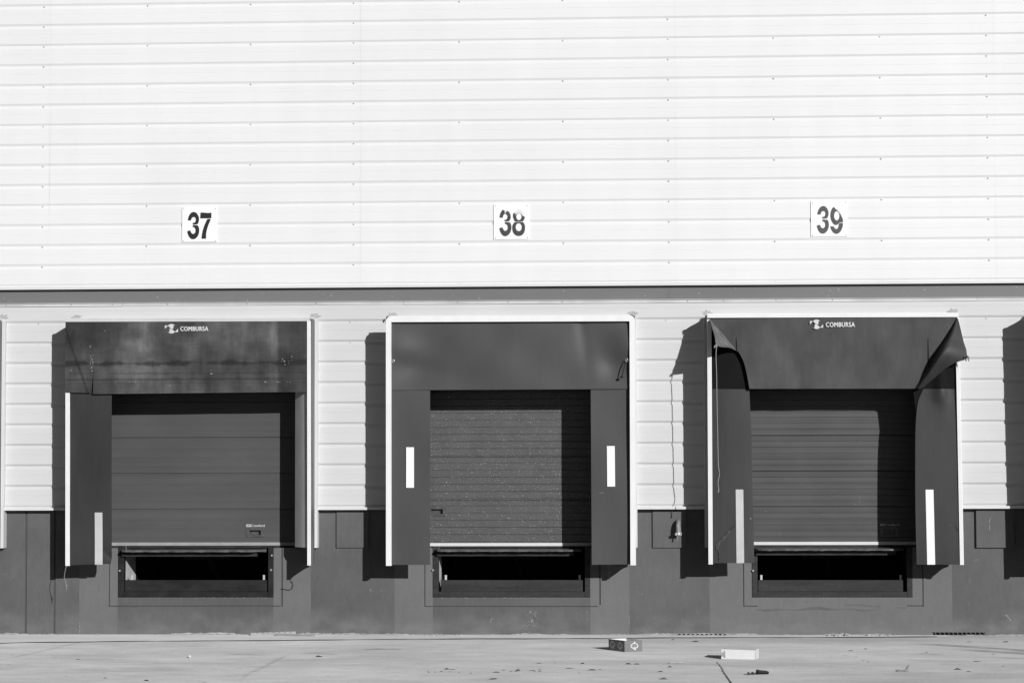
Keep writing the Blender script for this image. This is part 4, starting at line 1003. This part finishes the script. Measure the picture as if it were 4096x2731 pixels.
# dark crushed object bottom right
c0 = G(3030, 2697); o = thing('crushed_tube', 'dark crushed plastic tube with open round end lying on the yard near the white box', 'litter', tuple(c0))
A, B = G(3027, 2696), G(3074, 2695); mb = MB()
mb.tube([A+up*.030, A.lerp(B, .2)+up*.027, A.lerp(B, .8)+up*.022, B+up*.016], [.030, .024, .020, .014], 10, cap=False); mb.build('tube_body', 'strap', o)
A2 = G(2990, 2698); mb = MB(); mb.grid([[A2.lerp(A, k/6)+Vector((0, -.03, .006+.02*math.sin(k*1.3)**2)), A2.lerp(A, k/6)+Vector((0, .05, .004+.03*math.sin(k*1.1+1)**2))] for k in range(7)])
mb.build('crumpled_sheet', 'steel_mid', o, solid=.004)
# galvanised strips at the wall foot
A, B = G(1003, 2541), G(1283, 2535); o = thing('slotted_strip', 'long pale slotted metal strip lying at the wall foot right of leveller 37', 'metal strip', tuple(A), 'metal strips at the wall foot')
d_ = (B-A); ln = d_.length; d_.normalize(); mb = MB(); hh = .05
mb.hexa([A, A+d_*ln, A+d_*(ln-.02)+up*hh, A+d_*.0+up*(hh-.01)], .035)
mb.build('strip_body', 'galv', o, bevel=.003)
mb = MB()
for k in range(12):
    s = A+d_*(.08+k*.078); mb.hexa([s+up*.030-Vector((0, .002, 0)), s+d_*.018+up*.030-Vector((0, .002, 0)), s+d_*.018+up*.040-Vector((0, .002, 0)), s+up*.040-Vector((0, .002, 0))], .004)
mb.build('slot_row', 'joint', o)
A, B = G(1100, 2543), G(1247, 2545); mb = MB(); mb.hexa([A, B, B+up*.026, A+up*.03], .05); d2 = (B-A).normalized(); mb.box(B.x, B.x+.035, B.y-.0, B.y+.05, 0, .03)
tag(mb.build('metal_channel', 'galv', None, tuple(A), bevel=.003), 'shorter metal channel piece lying in front of the slotted strip', 'metal strip', 'metal strips at the wall foot')
# drain gratings at the wall foot
for (pa, pb, pya, pyb, n, lb, hh) in ((3741, 3935, 2544, 2542, 11, 'drain grating with eleven black slots at the wall foot under the right end', .045), (2707, 2907, 2546, 2545, 11, 'half buried drain grating with small slots at the wall foot between shelters 38 and 39', .020)):
    A, B = X(pa, 2540), X(pb, 2540); yw = -.03 if hh > .03 else -.10
    o = thing('drain_grating', lb, 'drain', ((A+B)/2, yw, 0), 'drain gratings at the wall foot')
    if hh < .03:                                       # only the slots still show above the dirt
        mb = MB()
        for k in range(n):
            x = A+(k+.5)*(B-A)/n; mb.hexa([(x-.028, yw, .004), (x+.026, yw, .004), (x+.016, yw, hh), (x-.002, yw, hh*1.1)], .03)
        mb.build('slot_row', 'slot', o); continue
    mb = MB(); mb.box(A-.03, B+.03, yw, .0, 0, hh*.15); mb.box(A-.03, B+.03, yw+.002, 0, hh*.9, hh*1.02)
    st = (B-A)/n
    for k in range(n+1):
        x = A+k*st-.008; mb.hexa([(x+.012, yw, hh*.14), (x+.022, yw, hh*.14), (x+.010, yw, hh*.91), (x, yw, hh*.91)], .02)
    mb.build('grating_frame', 'paint', o)
    mb = MB(); mb.box(A-.02, B+.02, yw+.02, yw+.024, .002, hh); mb.build('slot_row', 'slot' if hh > .03 else 'groove', o)
# broken render and rags at the foot of the wall under door 39
rs = random.Random(11)
def rubble(name, px, py, n, sp, size, m, label, cat, grp):
    c = G(px, py); mb = MB()
    for k in range(n):
        p = Vector((c.x+rs.gauss(0, sp), min(-.03, c.y+rs.gauss(0, .05)), 0)); s = size*rs.uniform(.4, 1)
        pts = [(p.x+s*math.cos(a)*rs.uniform(.6, 1.2), p.y+s*.6*math.sin(a), 0) for a in (0, 1.2, 2.4, 3.6, 4.9)]
        i = mb.vs(pts); j = mb.vs([(p.x+(x-p.x)*.5, p.y+(y-p.y)*.5, s*rs.uniform(.4, .9)) for x, y, z in pts])
        for q in range(5): mb.face((i[q], i[(q+1) % 5], j[(q+1) % 5], j[q]))
        mb.face(j)
    o = mb.build(name, m, None, tuple(c)); tag(o, label, cat, grp, None); return o
rubble('rubble_heap', 3362, 2542, 26, .10, .05, 'rubblem', 'little heap of pale broken concrete at the wall foot below leveller 39', 'rubble', 'rubble at the wall foot')
rubble('rubble_heap', 3505, 2542, 10, .08, .06, 'rubblem', 'few pale chips at the wall foot right of the heap below leveller 39', 'rubble', 'rubble at the wall foot')
rubble('rubble_line', 1755, 2541, 40, .22, .028, 'rubblem', 'row of crumbled debris along the wall foot below the left end of leveller 38', 'rubble', 'rubble at the wall foot')
# thin plastic film
A, B = G(1458, 2596), G(1606, 2595); mb = MB(); rows = []
for j in range(5):
    r = []
    for i in range(15):
        u = i/14; q_ = A.lerp(B, u); e = math.sin(math.pi*u)
        r.append((q_.x, q_.y+j*.11*e, .005+.005*abs(math.sin(u*5+j*1.4))*e))
    rows.append(r)
mb.grid(rows); tag(mb.build('plastic_film', 'film', None, tuple(A), smooth=True, solid=.002) if 'film' in M else mb.build('plastic_film', 'galv', None, tuple(A), smooth=True, solid=.002), 'flat crumpled sheet of greyish film lying on the yard left of the printed carton', 'litter')
# crumpled wrapper
A, B = G(3588, 2684), G(3634, 2684); mb = MB(); rows = []
for i in range(9):
    u = i/8; q_ = A.lerp(B, u); hgt_ = .012+.07*max(0, u-.55)*2+.01*math.sin(u*9)
    rows.append([(q_.x, q_.y-.02, .004), (q_.x+.01, q_.y+.02, hgt_), (q_.x, q_.y+.07, .006)])
mb.grid(rows); tag(mb.build('paper_wrapper', 'galv', None, tuple(A), solid=.003), 'pale crumpled wrapper on the yard below the right end of shelter 39', 'litter')

# dry leaves, each one its own copy
def leaf_mesh(kind):
    mb = MB(); rows = []; nu, nv = 8, 4; rl = random.Random(kind*13+1)
    curl = (.35, .8, .55, .2)[kind]; tw = (.3, -.5, .9, .1)[kind]
    for i in range(nu+1):
        u = i/nu; wdt = .30*math.sin(math.pi*min(1, u*.93+.05))**.75*(1+.25*math.sin(u*21+kind)); r = []
        for j in range(nv+1):
            v = j/nv*2-1
            z = .03+curl*.30*abs(v)**1.5*wdt/.3+curl*.22*math.sin(math.pi*u+kind)*u+tw*.10*v*u
            r.append((u-.5, v*wdt, max(.006, z)))
        rows.append(r)
    mb.grid(rows)
    mb.tube([(.48, 0, .04+curl*.0), (.62, .02, .03), (.72, .05, .012)], .012, 5)
    return mb
protos = [leaf_mesh(k) for k in range(4)]
first = {}
def leaf(px, py, wpx, label, grp, pale=False, kind=None):
    k = random.randrange(4) if kind is None else kind; key = (k, pale); p = G(px, py); s = wpx/9500*(p-CAM).length*1.05
    if key not in first:
        ob = protos[k].build('dry_leaf', 'leaf_pale' if pale else 'leaf'); first[key] = ob
    else:
        ob = first[key].copy(); C.objects.link(ob)
    ob.location = p; ob.scale = (s, s*random.uniform(.8, 1.2), s*random.uniform(.55, .95)); ob.rotation_euler = (0, 0, random.uniform(-.6, .6)+random.choice((0, math.pi)))
    tag(ob, label, 'leaf', grp)
def zoom(lst, ox, oy, k, lab, grp):
    for q in lst: leaf(ox+q[0]/k, oy+q[1]/k, (q[2] if len(q) > 2 else 28)/k, lab, grp, pale=(len(q) > 3))
zoom([(560, 228, 25), (630, 228, 25), (695, 219, 28), (750, 198, 50), (805, 198, 60), (880, 230, 24), (550, 203, 20), (860, 180, 18), (1000, 238, 30), (780, 223, 20)], 1500, 2600, 2.613,
     'dry dark leaf in the scattering on the yard in front of leveller 38', 'leaves in front of leveller 38')
zoom([(1270, 230, 70), (1345, 207, 32), (1420, 219, 34), (1490, 217, 55), (1495, 197, 40), (1640, 210, 60), (1720, 197, 36), (1720, 219, 36, 1), (1565, 240, 20, 1), (1670, 218, 24)], 1500, 2600, 2.613,
     'dry curled leaf in the row on the yard below the right half of leveller 38', 'leaves below the right half of leveller 38')
zoom([(1715, 135, 55), (2030, 187, 80), (2165, 140, 50), (2270, 207, 80), (2135, 235, 28), (1885, 122, 18), (1960, 174, 20)], 1500, 2600, 2.613,
     'dry leaf lying between the leaf row and the printed carton', 'leaves before the printed carton')
zoom([(440, 440, 75), (545, 442, 75), (65, 508, 40), (850, 540, 75), (900, 639, 92, 1), (975, 480, 50)], 2380, 2520, 3.267,
     'dry leaf lying in front of the printed carton near the white paper tube', 'leaves near the paper tube')
zoom([(1015, 124, 50), (1310, 148, 90)], 2380, 2520, 3.267, 'dark leaf near the wall foot behind the two cartons', 'leaves behind the cartons')
zoom([(300, 300, 60), (480, 280, 30), (65, 362, 30), (225, 354, 24), (370, 372, 34), (450, 414, 34), (510, 428, 24), (210, 562, 30), (385, 526, 14)], 3300, 2500, 2.955,
     'dry leaf on the yard between the white box and the crumpled wrapper', 'leaves right of the white box')
zoom([(1705, 194, 55), (2130, 198, 70), (1200, 322, 30), (1795, 428, 70), (1570, 521, 80), (1695, 545, 50), (1985, 340, 40, 1), (2100, 485, 40, 1)], 3300, 2500, 2.955,
     'dry leaf on the yard at the right below the tyre marks', 'leaves by the tyre marks')
leaf(1500+1230/2.613, 2600+303/2.613, 92/2.613, 'broad pale leaf lying alone at the bottom edge in front of leveller 38', None, True, 2)
zoom([(525, 1237, 24), (303, 1234, 12), (707, 1362, 24), (985, 1380, 34), (1375, 1394, 34), (2145, 1219, 45)], 0, 1900, 1.68,
     'dry leaf on the bare left part of the yard below shelter 37', 'leaves below shelter 37')
A = G(758, 2630); mb = MB(); mb.tube([A+Vector((-.012, 0, .012)), A+Vector((.0, .01, .02)), A+Vector((.014, .0, .012))], [.012, .02, .012], 6)
tag(mb.build('paper_scrap', 'paper', None, tuple(A)), 'tiny white paper scrap on the bare yard below shelter 37', 'litter')

for ob in bpy.data.objects:
    if '_b' in ob: del ob['_b']
